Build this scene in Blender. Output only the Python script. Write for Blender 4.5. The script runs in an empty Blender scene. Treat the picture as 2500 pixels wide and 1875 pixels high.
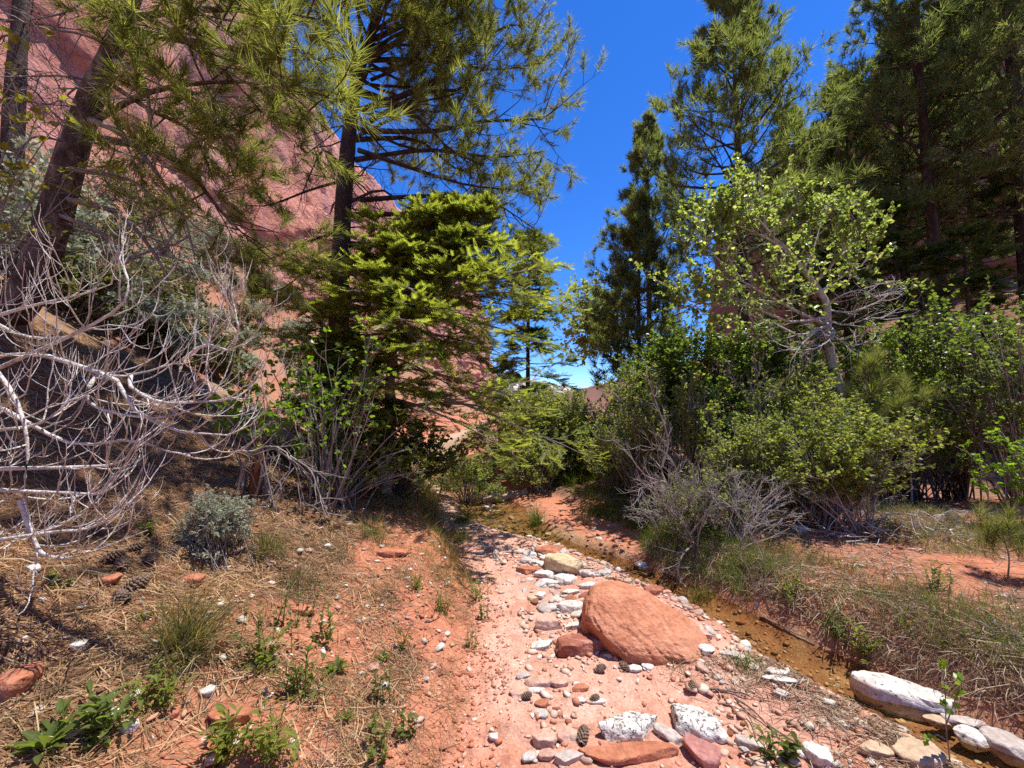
import bpy, bmesh, math
import numpy as np

# ------------------------------------------------------------------ camera, sky, sun, exposure
scene = bpy.context.scene
COL = scene.collection
FPX = 400.0                                   # focal length in pixels of a 1024 wide picture
EYE = np.array([0.0, 0.0, 1.65])
PITCH = math.atan(26 / 400)
cam = bpy.data.cameras.new('camera')
cam.sensor_width = 36.0
cam.lens = 36.0 * FPX / 1024
cam.clip_start = 0.05
cam.clip_end = 3000
cam_o = bpy.data.objects.new('camera', cam)
COL.objects.link(cam_o)
cam_o.location = EYE
cam_o.rotation_euler = (math.pi / 2 + PITCH, 0, 0)
scene.camera = cam_o

SUN_AZ, SUN_EL = math.radians(78), math.radians(72)      # azimuth from +Y towards +X
SUNV = np.array([math.sin(SUN_AZ) * math.cos(SUN_EL), math.cos(SUN_AZ) * math.cos(SUN_EL), math.sin(SUN_EL)])
world = bpy.data.worlds.new('World')
scene.world = world
world.use_nodes = True
wn = world.node_tree.nodes
sky = wn.new('ShaderNodeTexSky')
sky.sky_type = 'NISHITA'
sky.sun_disc = False
sky.sun_elevation = SUN_EL
sky.sun_rotation = SUN_AZ
sky.altitude = 2600
sky.air_density = 1.0
sky.dust_density = 0.0
sky.ozone_density = 6.0
bg = wn['Background']
bg.inputs[1].default_value = 0.115
hs = wn.new('ShaderNodeHueSaturation')
hs.inputs['Hue'].default_value = 0.512
hs.inputs['Saturation'].default_value = 1.25
hs.inputs['Value'].default_value = 1.0
world.node_tree.links.new(sky.outputs[0], hs.inputs['Color'])
world.node_tree.links.new(hs.outputs[0], bg.inputs[0])
sun = bpy.data.lights.new('sun', 'SUN')
sun.energy = 3.2
sun.angle = math.radians(0.53)
sun.color = (1.0, 0.95, 0.87)
sun_o = bpy.data.objects.new('sun', sun)
COL.objects.link(sun_o)
sun_o.rotation_euler = (math.pi / 2 - SUN_EL, 0, math.pi - SUN_AZ)
scene.view_settings.view_transform = 'Standard'
scene.view_settings.look = 'None'
scene.view_settings.gamma = 1.0
scene.view_settings.exposure = 1.25
scene.view_settings.use_curve_mapping = False
cy = scene.cycles
cy.max_bounces = 7
cy.diffuse_bounces = 4
cy.glossy_bounces = 3
cy.transmission_bounces = 4
cy.transparent_max_bounces = 8
cy.caustics_reflective = False
cy.caustics_refractive = False
cy.use_denoising = False
cy.sample_clamp_indirect = 4
cy.sample_clamp_direct = 12

# ------------------------------------------------------------------ helpers
rng = np.random.default_rng(7)
R_ = lambda s: np.random.default_rng(s)
UP = np.array([0, 0, 1.0])


def nrm(v):
    return v / (np.linalg.norm(v, axis=-1, keepdims=True) + 1e-9)


def ray(px, py):
    a, b = (px - 512) / FPX, (384 - py) / FPX
    c, s = math.cos(PITCH), math.sin(PITCH)
    return np.array([a, c - b * s, s + b * c])


def at(px, py, Y):
    r = ray(px, py)
    return EYE + r * (Y / r[1])


def sstep(a, b, x):
    t = np.clip((x - a) / (b - a), 0, 1)
    return t * t * (3 - 2 * t)


def hash3(ix, iy, iz, seed):
    n = (ix * 374761393 + iy * 668265263 + iz * 2147483647 + seed * 974634777) & 0xffffffff
    n = ((n ^ (n >> 13)) * 1274126177) & 0xffffffff
    n = ((n ^ (n >> 16)) * 2246822519) & 0xffffffff
    return ((n ^ (n >> 15)) & 0xffff) / 32767.5 - 1.0


def vnoise(P, seed=0):
    P = np.asarray(P, float)
    i = np.floor(P).astype(np.int64)
    f = P - i
    f = f * f * (3 - 2 * f)
    out = 0
    for dx in (0, 1):
        wx = f[..., 0] if dx else 1 - f[..., 0]
        for dy in (0, 1):
            wy = f[..., 1] if dy else 1 - f[..., 1]
            for dz in (0, 1):
                wz = f[..., 2] if dz else 1 - f[..., 2]
                out = out + wx * wy * wz * hash3(i[..., 0] + dx, i[..., 1] + dy, i[..., 2] + dz, seed)
    return out


def fbm(P, octv=4, seed=0, gain=0.5):
    a, s, out = 1.0, 1.0, 0
    P = np.asarray(P, float)
    for o in range(octv):
        out = out + a * vnoise(P * s, seed + o * 17)
        a *= gain
        s *= 2.03
    return out


def n2(x, y, sc, octv=3, seed=0):
    x, y = np.broadcast_arrays(np.asarray(x, float), np.asarray(y, float))
    return fbm(np.stack([x * sc, y * sc, np.zeros_like(x) + 0.37], -1), octv, seed)


# ---- terrain
SX = np.array([(-2, 3.3), (1.2, 2.75), (1.8, 2.55), (2.2, 2.38), (2.6, 2.15), (3.3, 1.88), (3.9, 1.62), (4.5, 1.25), (5.0, .9), (5.6, .35),
               (6.4, -.15), (7.6, -.5), (9, -1.0), (12, -2.4), (18, -3), (60, -3)])
LX = np.array([(-2, -.55), (1.5, -.42), (2.2, -.25), (3, -.25), (4, -.4), (5, -.72), (6, -1.05), (7.6, -1.4), (9, -1.9), (12, -3.4), (18, -4), (60, -4)])
WATER_Z = -0.075


def xs_(y):
    return np.interp(y, SX[:, 0], SX[:, 1])


def xl_(y):
    return np.interp(y, LX[:, 0], LX[:, 1])


def bar_(y):
    return 1.05 * sstep(4.5, 5.7, y)


def height(x, y, fine=True):
    x, y = np.asarray(x, float), np.asarray(y, float)
    wob = n2(x, y, 1.1, 2, 5) * .09
    s = x - xs_(y) + wob
    u = np.maximum(xl_(y) - x + wob, 0)
    step = .05 + .22 * sstep(2.6, 4.2, y)
    uu = np.minimum(u, 11)
    z = step * sstep(0, .5, u) + .24 * uu + .055 * uu ** 2 + .22 * np.clip(u - 11, 0, 9)
    r = np.maximum(s - .26 - bar_(y), 0)
    rr = np.minimum(r, 24)
    z = z + .23 * sstep(0, .42, r) * (1 - .5 * sstep(5.3, 6.2, y)) + .045 * rr + .018 * np.maximum(rr - 5, 0) ** 2
    wid = .27 + .08 * sstep(3.6, 2.2, y) + .3 * sstep(5.2, 6.4, y)
    z = z - .15 * np.exp(-(s / wid) ** 4) - .0 * y
    # gravel bar between path and stream
    z = z + .05 * np.exp(-((x - (xs_(y) - .75)) / .35) ** 2) * sstep(5.4, 4.6, y)
    far = sstep(30, 160, y)
    z = z + far * 1.0
    if fine:
        dist = np.hypot(x, y)
        z = z + n2(x, y, .55, 3, 11) * .16 * sstep(2, 9, dist) * sstep(.2, 1.5, np.maximum(u, r))
        z = z + n2(x, y, 3.1, 4, 21) * .022 + n2(x, y, 17, 3, 31) * .0075 * (1 + 1.3 * sstep(0, .4, u))
    return z


def ground(px, py):
    r = ray(px, py)
    t = np.concatenate([np.arange(.8, 14, .004), np.arange(14, 80, .05)])
    P = EYE + r[None] * t[:, None]
    hz = height(P[:, 0], P[:, 1])
    hit = P[:, 2] < hz
    k = np.argmax(hit) if hit.any() else int(np.argmin(P[:, 2] - hz))
    return P[k]


def on(x, y, dz=0.0):
    return np.array([x, y, float(height(x, y)) + dz])


# ---- mesh building
def make_mesh(name, V, faces, smooth=False):
    """V (n,3); faces: list of (m,k) index arrays"""
    me = bpy.data.meshes.new(name)
    V = np.ascontiguousarray(V, dtype=np.float32)
    faces = [np.asarray(f, dtype=np.int32) for f in faces if len(f)]
    nl = sum(f.size for f in faces)
    npoly = sum(len(f) for f in faces)
    me.vertices.add(len(V))
    me.vertices.foreach_set('co', V.ravel())
    me.loops.add(nl)
    me.polygons.add(npoly)
    li = np.concatenate([f.ravel() for f in faces])
    tot = np.concatenate([np.full(len(f), f.shape[1], np.int32) for f in faces])
    st = np.concatenate([[0], np.cumsum(tot)[:-1]]).astype(np.int32)
    me.loops.foreach_set('vertex_index', li)
    me.polygons.foreach_set('loop_start', st)
    me.polygons.foreach_set('loop_total', tot)
    if smooth:
        me.polygons.foreach_set('use_smooth', np.ones(npoly, bool))
    me.update(calc_edges=True)
    return me


class MB:
    def __init__(s):
        s.V, s.F, s.n = [], [], 0

    def add(s, V, *faces):
        V = np.asarray(V).reshape(-1, 3)
        for f in faces:
            if len(f):
                s.F.append(np.asarray(f) + s.n)
        s.V.append(V)
        s.n += len(V)
        return s

    def build(s, name, mat, parent=None, smooth=False, kind=None):
        if not s.V:
            return None
        V = np.concatenate(s.V)
        by = {}
        for f in s.F:
            by.setdefault(f.shape[1], []).append(f)
        me = make_mesh(name, V, [np.concatenate(v) for v in by.values()], smooth)
        return link(name, me, mat, parent, kind)


def link(name, me, mat, parent=None, kind=None):
    if mat is not None and not me.materials:
        me.materials.append(mat)
    o = bpy.data.objects.new(name, me)
    COL.objects.link(o)
    if parent is not None:
        o.parent = parent
        o.matrix_parent_inverse = parent_inv(parent)
    if kind:
        o['kind'] = kind
    return o


def parent_inv(p):
    import mathutils
    if p.parent is not None:                  # parts carry no transform of their own
        return mathutils.Matrix.Identity(4)
    return mathutils.Matrix.LocRotScale(p.location, p.rotation_euler, p.scale).inverted()


def empty(name, loc):
    o = bpy.data.objects.new(name, None)
    o.empty_display_size = .1
    COL.objects.link(o)
    o.location = [float(v) for v in loc]
    return o


def tag(o, label=None, cat=None, group=None, kind=None):
    if label:
        o['label'] = label
    if cat:
        o['category'] = cat
    if group:
        o['group'] = group
    if kind:
        o['kind'] = kind
    return o


def tubes(paths, r0, r1, S=5, power=1.0):
    paths = np.asarray(paths, float)
    M, K, _ = paths.shape
    T = np.gradient(paths, axis=1)
    T = nrm(T)
    ref = np.where(np.abs(T[:, :1, 2:3]) > .8, np.array([1.0, 0, 0]), np.array([0, 0, 1.0]))
    A = nrm(np.cross(T, np.broadcast_to(ref, T.shape)))
    B = np.cross(T, A)
    r0, r1 = np.broadcast_to(r0, (M,)), np.broadcast_to(r1, (M,))
    t = np.linspace(0, 1, K) ** power
    rad = r0[:, None] * (1 - t) + r1[:, None] * t
    th = np.arange(S) * 2 * math.pi / S
    ring = A[:, :, None] * np.cos(th)[None, None, :, None] + B[:, :, None] * np.sin(th)[None, None, :, None]
    V = paths[:, :, None] + ring * rad[:, :, None, None]
    m, k, s = np.meshgrid(np.arange(M), np.arange(K - 1), np.arange(S), indexing='ij')
    i0 = (m * K + k) * S
    s2 = (s + 1) % S
    Q = np.stack([i0 + s, i0 + s2, i0 + S + s2, i0 + S + s], -1).reshape(-1, 4)
    return V.reshape(-1, 3), Q


def ribbons(paths, w, rng, pointed=True):
    paths = np.asarray(paths, float)
    M, K, _ = paths.shape
    T = nrm(np.gradient(paths, axis=1))
    side = nrm(np.cross(T, nrm(rng.normal(size=(M, 1, 3)))))
    t = np.linspace(0, 1, K)
    prof = (1 - t ** 2) if pointed else np.ones(K)
    hw = np.broadcast_to(w, (M,))[:, None] * .5 * np.maximum(prof, .06)[None]
    V = np.stack([paths - side * hw[..., None], paths + side * hw[..., None]], 2)
    m, k = np.meshgrid(np.arange(M), np.arange(K - 1), indexing='ij')
    i = (m * K + k) * 2
    Q = np.stack([i, i + 1, i + 3, i + 2], -1).reshape(-1, 4)
    return V.reshape(-1, 3), Q


def grow(P, D, L, K, wander, trop, rng):
    P, D = np.asarray(P, float), nrm(np.asarray(D, float))
    M = len(P)
    L = np.broadcast_to(L, (M,))
    out = np.empty((M, K, 3))
    out[:, 0] = P
    d = D
    for k in range(1, K):
        d = nrm(d + np.asarray(trop) / (K - 1) + rng.normal(size=(M, 3)) * wander)
        out[:, k] = out[:, k - 1] + d * (L / (K - 1))[:, None]
    return out


def along(paths, idx, t):
    K = paths.shape[1]
    f = t * (K - 1)
    i = np.minimum(f.astype(int), K - 2)
    w = (f - i)[:, None]
    a, b = paths[idx, i], paths[idx, i + 1]
    return a * (1 - w) + b * w, nrm(b - a)


def sprout(paths, L, n, t0, t1, ang, angsd, frac, rng, planar=0.0, shrink=.6):
    """n children on each parent path -> P, D, L, parent index, t"""
    M = len(paths)
    idx = np.repeat(np.arange(M), n)
    t = t0 + (t1 - t0) * ((np.tile(np.arange(n), M) + rng.random(M * n)) / n)
    P, T = along(paths, idx, t)
    a = rng.normal(ang, angsd, M * n)
    v = rng.normal(size=(M * n, 3))
    if planar:
        side = nrm(np.cross(T, UP)) * np.where(rng.random(M * n) < .5, -1, 1)[:, None]
        v = v * (1 - planar) + side * planar * 2.5
    perp = nrm(v - (v * T).sum(-1, keepdims=True) * T)
    D = T * np.cos(a)[:, None] + perp * np.sin(a)[:, None]
    Lc = np.broadcast_to(L, (M,))[idx] * frac * (1 - shrink * t) * rng.uniform(.7, 1.3, M * n)
    return P, D, Lc, idx, t


def catmull(pts, K):
    pts = np.asarray(pts, float)
    p = np.vstack([2 * pts[0] - pts[1], pts, 2 * pts[-1] - pts[-2]])
    n = len(pts) - 1
    out = []
    for t in np.linspace(0, n, K):
        i = min(int(t), n - 1)
        f = t - i
        a, b, c, d = p[i], p[i + 1], p[i + 2], p[i + 3]
        out.append(.5 * (2 * b + (c - a) * f + (2 * a - 5 * b + 4 * c - d) * f * f + (3 * b - a - 3 * c + d) * f ** 3))
    return np.array(out)


def needles(P, D, n, length, width, rng, back=.13, a0=.25, a1=1.25, droop=.12):
    """tufts: n needles round each point; one slim triangle each"""
    M = len(P)
    N = M * n
    P, D = np.repeat(P, n, 0), np.repeat(nrm(D), n, 0)
    q = rng.random(N)
    v = rng.normal(size=(N, 3))
    perp = nrm(v - (v * D).sum(-1, keepdims=True) * D)
    a = (a0 + (a1 - a0) * q) * rng.uniform(.75, 1.2, N)
    d = D * np.cos(a)[:, None] + perp * np.sin(a)[:, None]
    d[:, 2] -= droop
    d = nrm(d)
    b = P - D * (q * back)[:, None]
    l = length * rng.uniform(.75, 1.15, N) * np.repeat(rng.uniform(.6, 1.2, M), n)
    side = nrm(np.cross(d, rng.normal(0, .45, (N, 3)) + UP)) * (width * .5)
    V = np.stack([b - side, b + side, b + d * l[:, None]], 1).reshape(-1, 3)
    F = np.arange(N * 3).reshape(-1, 3)
    return V, F


LEAF4 = (np.array([(0, 0, 0), (.42, .45, .12), (0, 1, 0), (-.42, .45, .12)]), np.array([(0, 1, 2), (0, 2, 3)]))
LEAF_ROUND = (np.array([(0, 0, 0), (.36, .14, .06), (.48, .5, .1), (.3, .82, .06), (0, 1.06, -.05), (-.3, .82, .06), (-.48, .5, .1), (-.36, .14, .06), (0, .5, 0)]),
              np.array([(8, 0, 1), (8, 1, 2), (8, 2, 3), (8, 3, 4), (8, 4, 5), (8, 5, 6), (8, 6, 7), (8, 7, 0)]))
LEAF6 = (np.array([(0, 0, 0), (.4, .3, .1), (.34, .75, .08), (0, 1, -.04), (-.34, .75, .08), (-.4, .3, .1)]), np.array([(0, 1, 2), (0, 2, 3), (0, 3, 4), (0, 4, 5)]))
LEAF_LANCE = (np.array([(0, 0, 0), (.1, .25, .05), (.15, .55, .07), (.08, .85, .0), (0, 1, -.08), (-.08, .85, 0), (-.15, .55, .07), (-.1, .25, .05), (0, .55, .0)]),
              np.array([(8, 0, 1), (8, 1, 2), (8, 2, 3), (8, 3, 4), (8, 4, 5), (8, 5, 6), (8, 6, 7), (8, 7, 0)]))


def basis(D, N):
    y = nrm(D)
    z = nrm(N - (N * y).sum(-1, keepdims=True) * y)
    x = np.cross(y, z)
    return x, y, z


def inst(tmpl, P, D, N, scale):
    """copies of a small shape as real faces"""
    TV, TF = tmpl
    x, y, z = basis(D, N)
    sc = np.broadcast_to(np.asarray(scale, float), (len(P),))[:, None, None]
    V = P[:, None] + sc * (TV[None, :, 0:1] * x[:, None] + TV[None, :, 1:2] * y[:, None] + TV[None, :, 2:3] * z[:, None])
    F = TF[None] + (np.arange(len(P)) * len(TV))[:, None, None]
    return V.reshape(-1, 3), F.reshape(-1, TF.shape[1])


# ------------------------------------------------------------------ materials
def new_mat(name):
    m = bpy.data.materials.new(name)
    m.use_nodes = True
    nt = m.node_tree
    nt.nodes.clear()
    out = nt.nodes.new('ShaderNodeOutputMaterial')
    return m, nt, out


def ramp(nt, stops, src=None):
    r = nt.nodes.new('ShaderNodeValToRGB')
    e = r.color_ramp.elements
    while len(e) < len(stops):
        e.new(.5)
    for k, (p, c) in enumerate(stops):
        e[k].position = p
        e[k].color = (*c, 1) if len(c) == 3 else c
    if src is not None:
        nt.links.new(src, r.inputs[0])
    return r


def noise_node(nt, scale, detail=5, rough=.55, vec=None, dist=0):
    n = nt.nodes.new('ShaderNodeTexNoise')
    n.inputs['Scale'].default_value = scale
    n.inputs['Detail'].default_value = detail
    n.inputs['Roughness'].default_value = rough
    n.inputs['Distortion'].default_value = dist
    if vec is not None:
        nt.links.new(vec, n.inputs['Vector'])
    return n


def mixc(nt, fac, a, b, mode='MIX'):
    m = nt.nodes.new('ShaderNodeMix')
    m.data_type = 'RGBA'
    m.blend_type = mode
    for key, val in ((0, fac), (6, a), (7, b)):
        if isinstance(val, (int, float)):
            m.inputs[key].default_value = val
        elif isinstance(val, tuple):
            m.inputs[key].default_value = (*val, 1)
        else:
            nt.links.new(val, m.inputs[key])
    return m.outputs[2]


def leaf_mat(name, cols, transl=.35, rough=.45, spec=.35, tint=(1.55, 1.5, .62)):
    m, nt, out = new_mat(name)
    transl = min(.6, transl * 1.55)
    geo = nt.nodes.new('ShaderNodeNewGeometry')
    st = [(k / (len(cols) - 1), c) for k, c in enumerate(cols)]
    r = ramp(nt, st, geo.outputs['Random Per Island'])
    n = noise_node(nt, 1.7, 2)
    tc = nt.nodes.new('ShaderNodeNewGeometry')
    nt.links.new(tc.outputs['Position'], n.inputs['Vector'])
    v = ramp(nt, [(.3, (.72, .75, .72)), (.7, (1.2, 1.18, 1.1))], n.outputs['Fac'])
    c = mixc(nt, 1.0, r.outputs[0], v.outputs[0], 'MULTIPLY')
    p = nt.nodes.new('ShaderNodeBsdfPrincipled')
    p.inputs['Roughness'].default_value = rough
    p.inputs['Specular IOR Level'].default_value = spec
    nt.links.new(c, p.inputs['Base Color'])
    if transl:
        t = nt.nodes.new('ShaderNodeBsdfTranslucent')
        c2 = mixc(nt, 1.0, c, tint, 'MULTIPLY')
        nt.links.new(c2, t.inputs['Color'])
        mx = nt.nodes.new('ShaderNodeMixShader')
        mx.inputs[0].default_value = transl
        nt.links.new(p.outputs[0], mx.inputs[1])
        nt.links.new(t.outputs[0], mx.inputs[2])
        nt.links.new(mx.outputs[0], out.inputs[0])
    else:
        nt.links.new(p.outputs[0], out.inputs[0])
    return m


def surf_mat(name, stops, scale=6, bump=.4, bscale=None, rough=.85, detail=6, stretch=None, dist=.3, extra=None, coord='Object', bdist=.02, spec=.25, rand=0.0):
    m, nt, out = new_mat(name)
    tc = nt.nodes.new('ShaderNodeTexCoord')
    vec = tc.outputs[coord]
    if stretch:
        mp = nt.nodes.new('ShaderNodeMapping')
        mp.inputs['Scale'].default_value = stretch
        nt.links.new(vec, mp.inputs[0])
        vec = mp.outputs[0]
    n = noise_node(nt, scale, detail, .6, vec, dist)
    c = ramp(nt, stops, n.outputs['Fac']).outputs[0]
    n3 = noise_node(nt, scale * 7, 3, .6, vec)
    c = mixc(nt, .55, c, ramp(nt, [(.3, (.55, .55, .55)), (.7, (1.35, 1.33, 1.3))], n3.outputs['Fac']).outputs[0], 'MULTIPLY')
    if rand:
        oi = nt.nodes.new('ShaderNodeObjectInfo')
        rr = ramp(nt, [(0, (1 - rand, 1 - rand, 1 - rand)), (1, (1 + rand * .6, 1 + rand * .6, 1 + rand * .6))], oi.outputs['Random'])
        c = mixc(nt, 1.0, c, rr.outputs[0], 'MULTIPLY')
    h = n3.outputs['Fac']
    if extra:
        c, h = extra(nt, vec, c, h)
    p = nt.nodes.new('ShaderNodeBsdfPrincipled')
    p.inputs['Roughness'].default_value = rough
    p.inputs['Specular IOR Level'].default_value = spec
    nt.links.new(c, p.inputs['Base Color'])
    if bump:
        nb = noise_node(nt, bscale or scale * 5, 6, .65, vec)
        ad = nt.nodes.new('ShaderNodeMath')
        ad.operation = 'ADD'
        nt.links.new(nb.outputs['Fac'], ad.inputs[0])
        nt.links.new(h, ad.inputs[1])
        b = nt.nodes.new('ShaderNodeBump')
        b.inputs['Strength'].default_value = bump
        b.inputs['Distance'].default_value = bdist
        nt.links.new(ad.outputs[0], b.inputs['Height'])
        nt.links.new(b.outputs[0], p.inputs['Normal'])
    nt.links.new(p.outputs[0], out.inputs[0])
    return m


def pits(amount=.42, sc=38, col=(.09, .075, .07)):
    def f(nt, vec, c, h):
        n = noise_node(nt, sc, 3, .6, vec, .6)
        r = ramp(nt, [(amount - .06, (1, 1, 1)), (amount + .03, (0, 0, 0))], n.outputs['Fac'])
        return mixc(nt, r.outputs[0], c, col), mixc(nt, r.outputs[0], h, (0, 0, 0))
    return f


def strata(col, sc=14, strength=.5):
    def f(nt, vec, c, h):
        mp = nt.nodes.new('ShaderNodeMapping')
        mp.inputs['Scale'].default_value = (.35, .5, 1.4)
        mp.inputs['Rotation'].default_value = (.3, .5, .2)
        nt.links.new(vec, mp.inputs[0])
        n = noise_node(nt, sc, 4, .6, mp.outputs[0], .8)
        r = ramp(nt, [(.5, (0, 0, 0)), (.68, (strength, strength, strength))], n.outputs['Fac'])
        return mixc(nt, r.outputs[0], c, col), h
    return f


M = {}
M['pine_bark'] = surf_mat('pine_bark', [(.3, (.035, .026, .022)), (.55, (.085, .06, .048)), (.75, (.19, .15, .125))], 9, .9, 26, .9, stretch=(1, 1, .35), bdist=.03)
M['pine_bark_lit'] = surf_mat('lit_pine_bark', [(.3, (.05, .035, .028)), (.5, (.13, .085, .06)), (.7, (.34, .28, .24))], 12, .9, 30, .9, stretch=(1, 1, .35), bdist=.03)  # paler copy of the pine bark with sunlight put into its colour
M['twig_dark'] = surf_mat('twig_dark', [(.3, (.05, .038, .03)), (.7, (.13, .1, .085))], 20, .3)
M['twig_grey'] = surf_mat('twig_grey', [(.3, (.17, .14, .12)), (.7, (.36, .32, .29))], 14, .3)
M['twig_pale'] = surf_mat('twig_pale_grey', [(.3, (.26, .23, .2)), (.7, (.5, .46, .42))], 14, .3)
M['dead_pale'] = surf_mat('dead_pale_wood', [(.3, (.28, .25, .225)), (.45, (.54, .51, .47)), (.65, (.76, .74, .7))], 13, .6, 60, .8)
M['aspen_bark'] = surf_mat('cottonwood_bark', [(.3, (.22, .2, .16)), (.5, (.42, .4, .33)), (.75, (.56, .54, .46))], 11, .5, 40, .8, stretch=(1, 1, .6))
M['red_bark'] = surf_mat('red_shredded_bark', [(.3, (.09, .03, .015)), (.6, (.3, .11, .05)), (.8, (.42, .2, .1))], 16, .9, 40, .9, stretch=(1, 1, .12), bdist=.03)
M['needle'] = leaf_mat('pine_needles', [(.1, .135, .05), (.165, .205, .07), (.24, .27, .1), (.36, .36, .17)], .36, .5, .3)
M['needle_dark'] = leaf_mat('pine_needles_blue_green', [(.085, .125, .062), (.135, .185, .083), (.19, .235, .105), (.29, .315, .15)], .36, .5, .3)
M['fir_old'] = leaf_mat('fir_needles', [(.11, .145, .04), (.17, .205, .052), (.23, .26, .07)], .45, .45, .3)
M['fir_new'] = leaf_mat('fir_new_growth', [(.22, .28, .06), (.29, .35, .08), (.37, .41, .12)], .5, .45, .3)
M['fir_shade'] = leaf_mat('shaded_fir_needles', [(.06, .105, .045), (.09, .145, .055), (.13, .19, .07)], .3, .45, .3)  # darker copy of the fir needles, shade put into the colour
M['leaf_lime'] = leaf_mat('lime_leaf', [(.11, .21, .025), (.16, .28, .035), (.22, .33, .05)], .5, .35, .5)
M['leaf_yellow'] = leaf_mat('yellowish_leaf', [(.2, .2, .04), (.28, .28, .06), (.36, .36, .1)], .45, .4, .4)
M['leaf_green'] = leaf_mat('green_leaf', [(.085, .14, .035), (.135, .2, .05), (.2, .275, .075)], .4, .35, .5)
M['weed'] = leaf_mat('weed_leaf', [(.12, .165, .05), (.17, .225, .065), (.24, .29, .095)], .4, .55, .2)
M['weed_lime'] = leaf_mat('bright_weed_leaf', [(.17, .22, .05), (.24, .29, .07), (.32, .36, .1)], .4, .55, .2)
M['leaf_aspen'] = leaf_mat('cottonwood_leaf', [(.14, .22, .06), (.2, .29, .085), (.3, .37, .16), (.42, .46, .27)], .4, .32, .6)
M['leaf_pale'] = leaf_mat('pale_olive_leaf', [(.15, .2, .055), (.21, .26, .08), (.29, .32, .12)], .4, .45, .35)
M['leaf_willow'] = leaf_mat('willow_leaf', [(.17, .21, .08), (.24, .28, .11), (.32, .35, .16)], .4, .45, .35)
M['leaf_far'] = leaf_mat('far_cottonwood_leaf', [(.16, .22, .1), (.23, .29, .15), (.33, .38, .22)], .4, .4, .4)
M['sage'] = leaf_mat('sage_leaf', [(.26, .3, .22), (.36, .39, .3), (.47, .49, .39)], .2, .6, .2, (1, 1, .8))
M['scrub'] = leaf_mat('scrub_leaf', [(.09, .11, .05), (.14, .155, .075), (.2, .2, .11)], .25, .6, .2)
M['grass_dry'] = leaf_mat('dry_grass', [(.2, .155, .09), (.34, .27, .15), (.47, .39, .24)], .3, .5, .25, (1, .95, .8))
M['grass_green'] = leaf_mat('green_grass', [(.07, .12, .03), (.12, .18, .045), (.19, .24, .07)], .35, .5, .3)
M['grass_mix'] = leaf_mat('bunch_grass', [(.14, .15, .055), (.24, .22, .09), (.38, .32, .17)], .3, .5, .25)
M['litter'] = leaf_mat('needle_litter', [(.16, .095, .05), (.3, .18, .09), (.44, .28, .15), (.52, .38, .23)], .1, .55, .25, (1, 1, 1))
M['debris'] = leaf_mat('flood_debris', [(.15, .095, .065), (.27, .18, .12), (.41, .3, .21), (.52, .41, .3)], .05, .7, .2, (1, 1, 1))
M['stick'] = surf_mat('stick_wood', [(.3, (.13, .09, .07)), (.7, (.33, .25, .2))], 14, .5)
M['cone'] = surf_mat('pine_cone', [(.3, (.1, .065, .045)), (.6, (.22, .15, .11)), (.8, (.36, .27, .21))], 30, .3)
M['log'] = surf_mat('pale_log', [(.3, (.26, .16, .11)), (.6, (.5, .36, .27)), (.8, (.6, .48, .38))], 5, .6, 20)
RED = [(.28, (.3, .1, .052)), (.5, (.43, .165, .092)), (.72, (.53, .235, .14))]
M['rock_red'] = surf_mat('red_sandstone', RED, 5, .85, 32, .88, extra=strata((.56, .3, .2), 10, .45), bdist=.012, rand=.12)
M['boulder'] = surf_mat('boulder_sandstone', [(.3, (.36, .14, .075)), (.5, (.5, .205, .115)), (.72, (.6, .29, .175))], 5, .9, 30, .88, extra=strata((.4, .17, .1), 9, .6), bdist=.014)
M['rock_brick'] = surf_mat('dark_red_rock', [(.3, (.22, .07, .045)), (.55, (.34, .12, .075)), (.75, (.46, .2, .13))], 7, .5, 36, .85, extra=strata((.6, .4, .32), 16, .5), rand=.15)
M['rock_white'] = surf_mat('white_limestone', [(.28, (.42, .3, .25)), (.42, (.56, .5, .45)), (.7, (.69, .66, .61))], 4, .7, 30, .85, extra=pits(.36, 30), bdist=.012, rand=.1)
M['rock_pitted'] = surf_mat('pitted_white_limestone', [(.28, (.4, .33, .29)), (.45, (.58, .54, .5)), (.7, (.69, .66, .62))], 6, .7, 34, .85, extra=pits(.43, 48, (.12, .1, .09)), bdist=.015)
M['rock_cream'] = surf_mat('cream_sandstone', [(.25, (.38, .26, .14)), (.5, (.55, .42, .25)), (.75, (.64, .53, .36))], 4, .5, 26, .85, bdist=.012, extra=strata((.3, .12, .07), 5, .6))
M['rock_pink'] = surf_mat('pink_rock', [(.25, (.4, .2, .145)), (.5, (.53, .33, .25)), (.75, (.62, .46, .38))], 6, .5, 34, .88, extra=strata((.64, .55, .48), 14, .6), rand=.15)
M['rock_purple'] = surf_mat('purple_red_rock', [(.25, (.26, .1, .09)), (.5, (.4, .18, .155)), (.75, (.5, .27, .23))], 6, .5, 36, .85)
M['rock_grey'] = surf_mat('grey_pink_rock', [(.25, (.32, .25, .22)), (.5, (.47, .4, .36)), (.75, (.58, .51, .47))], 6, .5, 36, .85, rand=.12)
M['rock_tan'] = surf_mat('tan_stream_stone', [(.25, (.34, .22, .13)), (.5, (.5, .36, .24)), (.75, (.58, .46, .34))], 6, .5, 30, .6, rand=.12)
M['chip'] = leaf_mat('red_soil_chips', [(.3, .1, .055), (.43, .16, .09), (.52, .22, .13), (.5, .3, .21)], 0, .9, .15)
M['bed_pebble'] = leaf_mat('stream_bed_pebbles', [(.16, .09, .05), (.3, .17, .09), (.42, .28, .17), (.5, .4, .29)], 0, .5, .4)
M['litter_stone'] = leaf_mat('pale_stone_flakes', [(.45, .38, .33), (.62, .57, .52), (.5, .2, .13), (.68, .63, .58)], 0, .9, .2)
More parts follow.
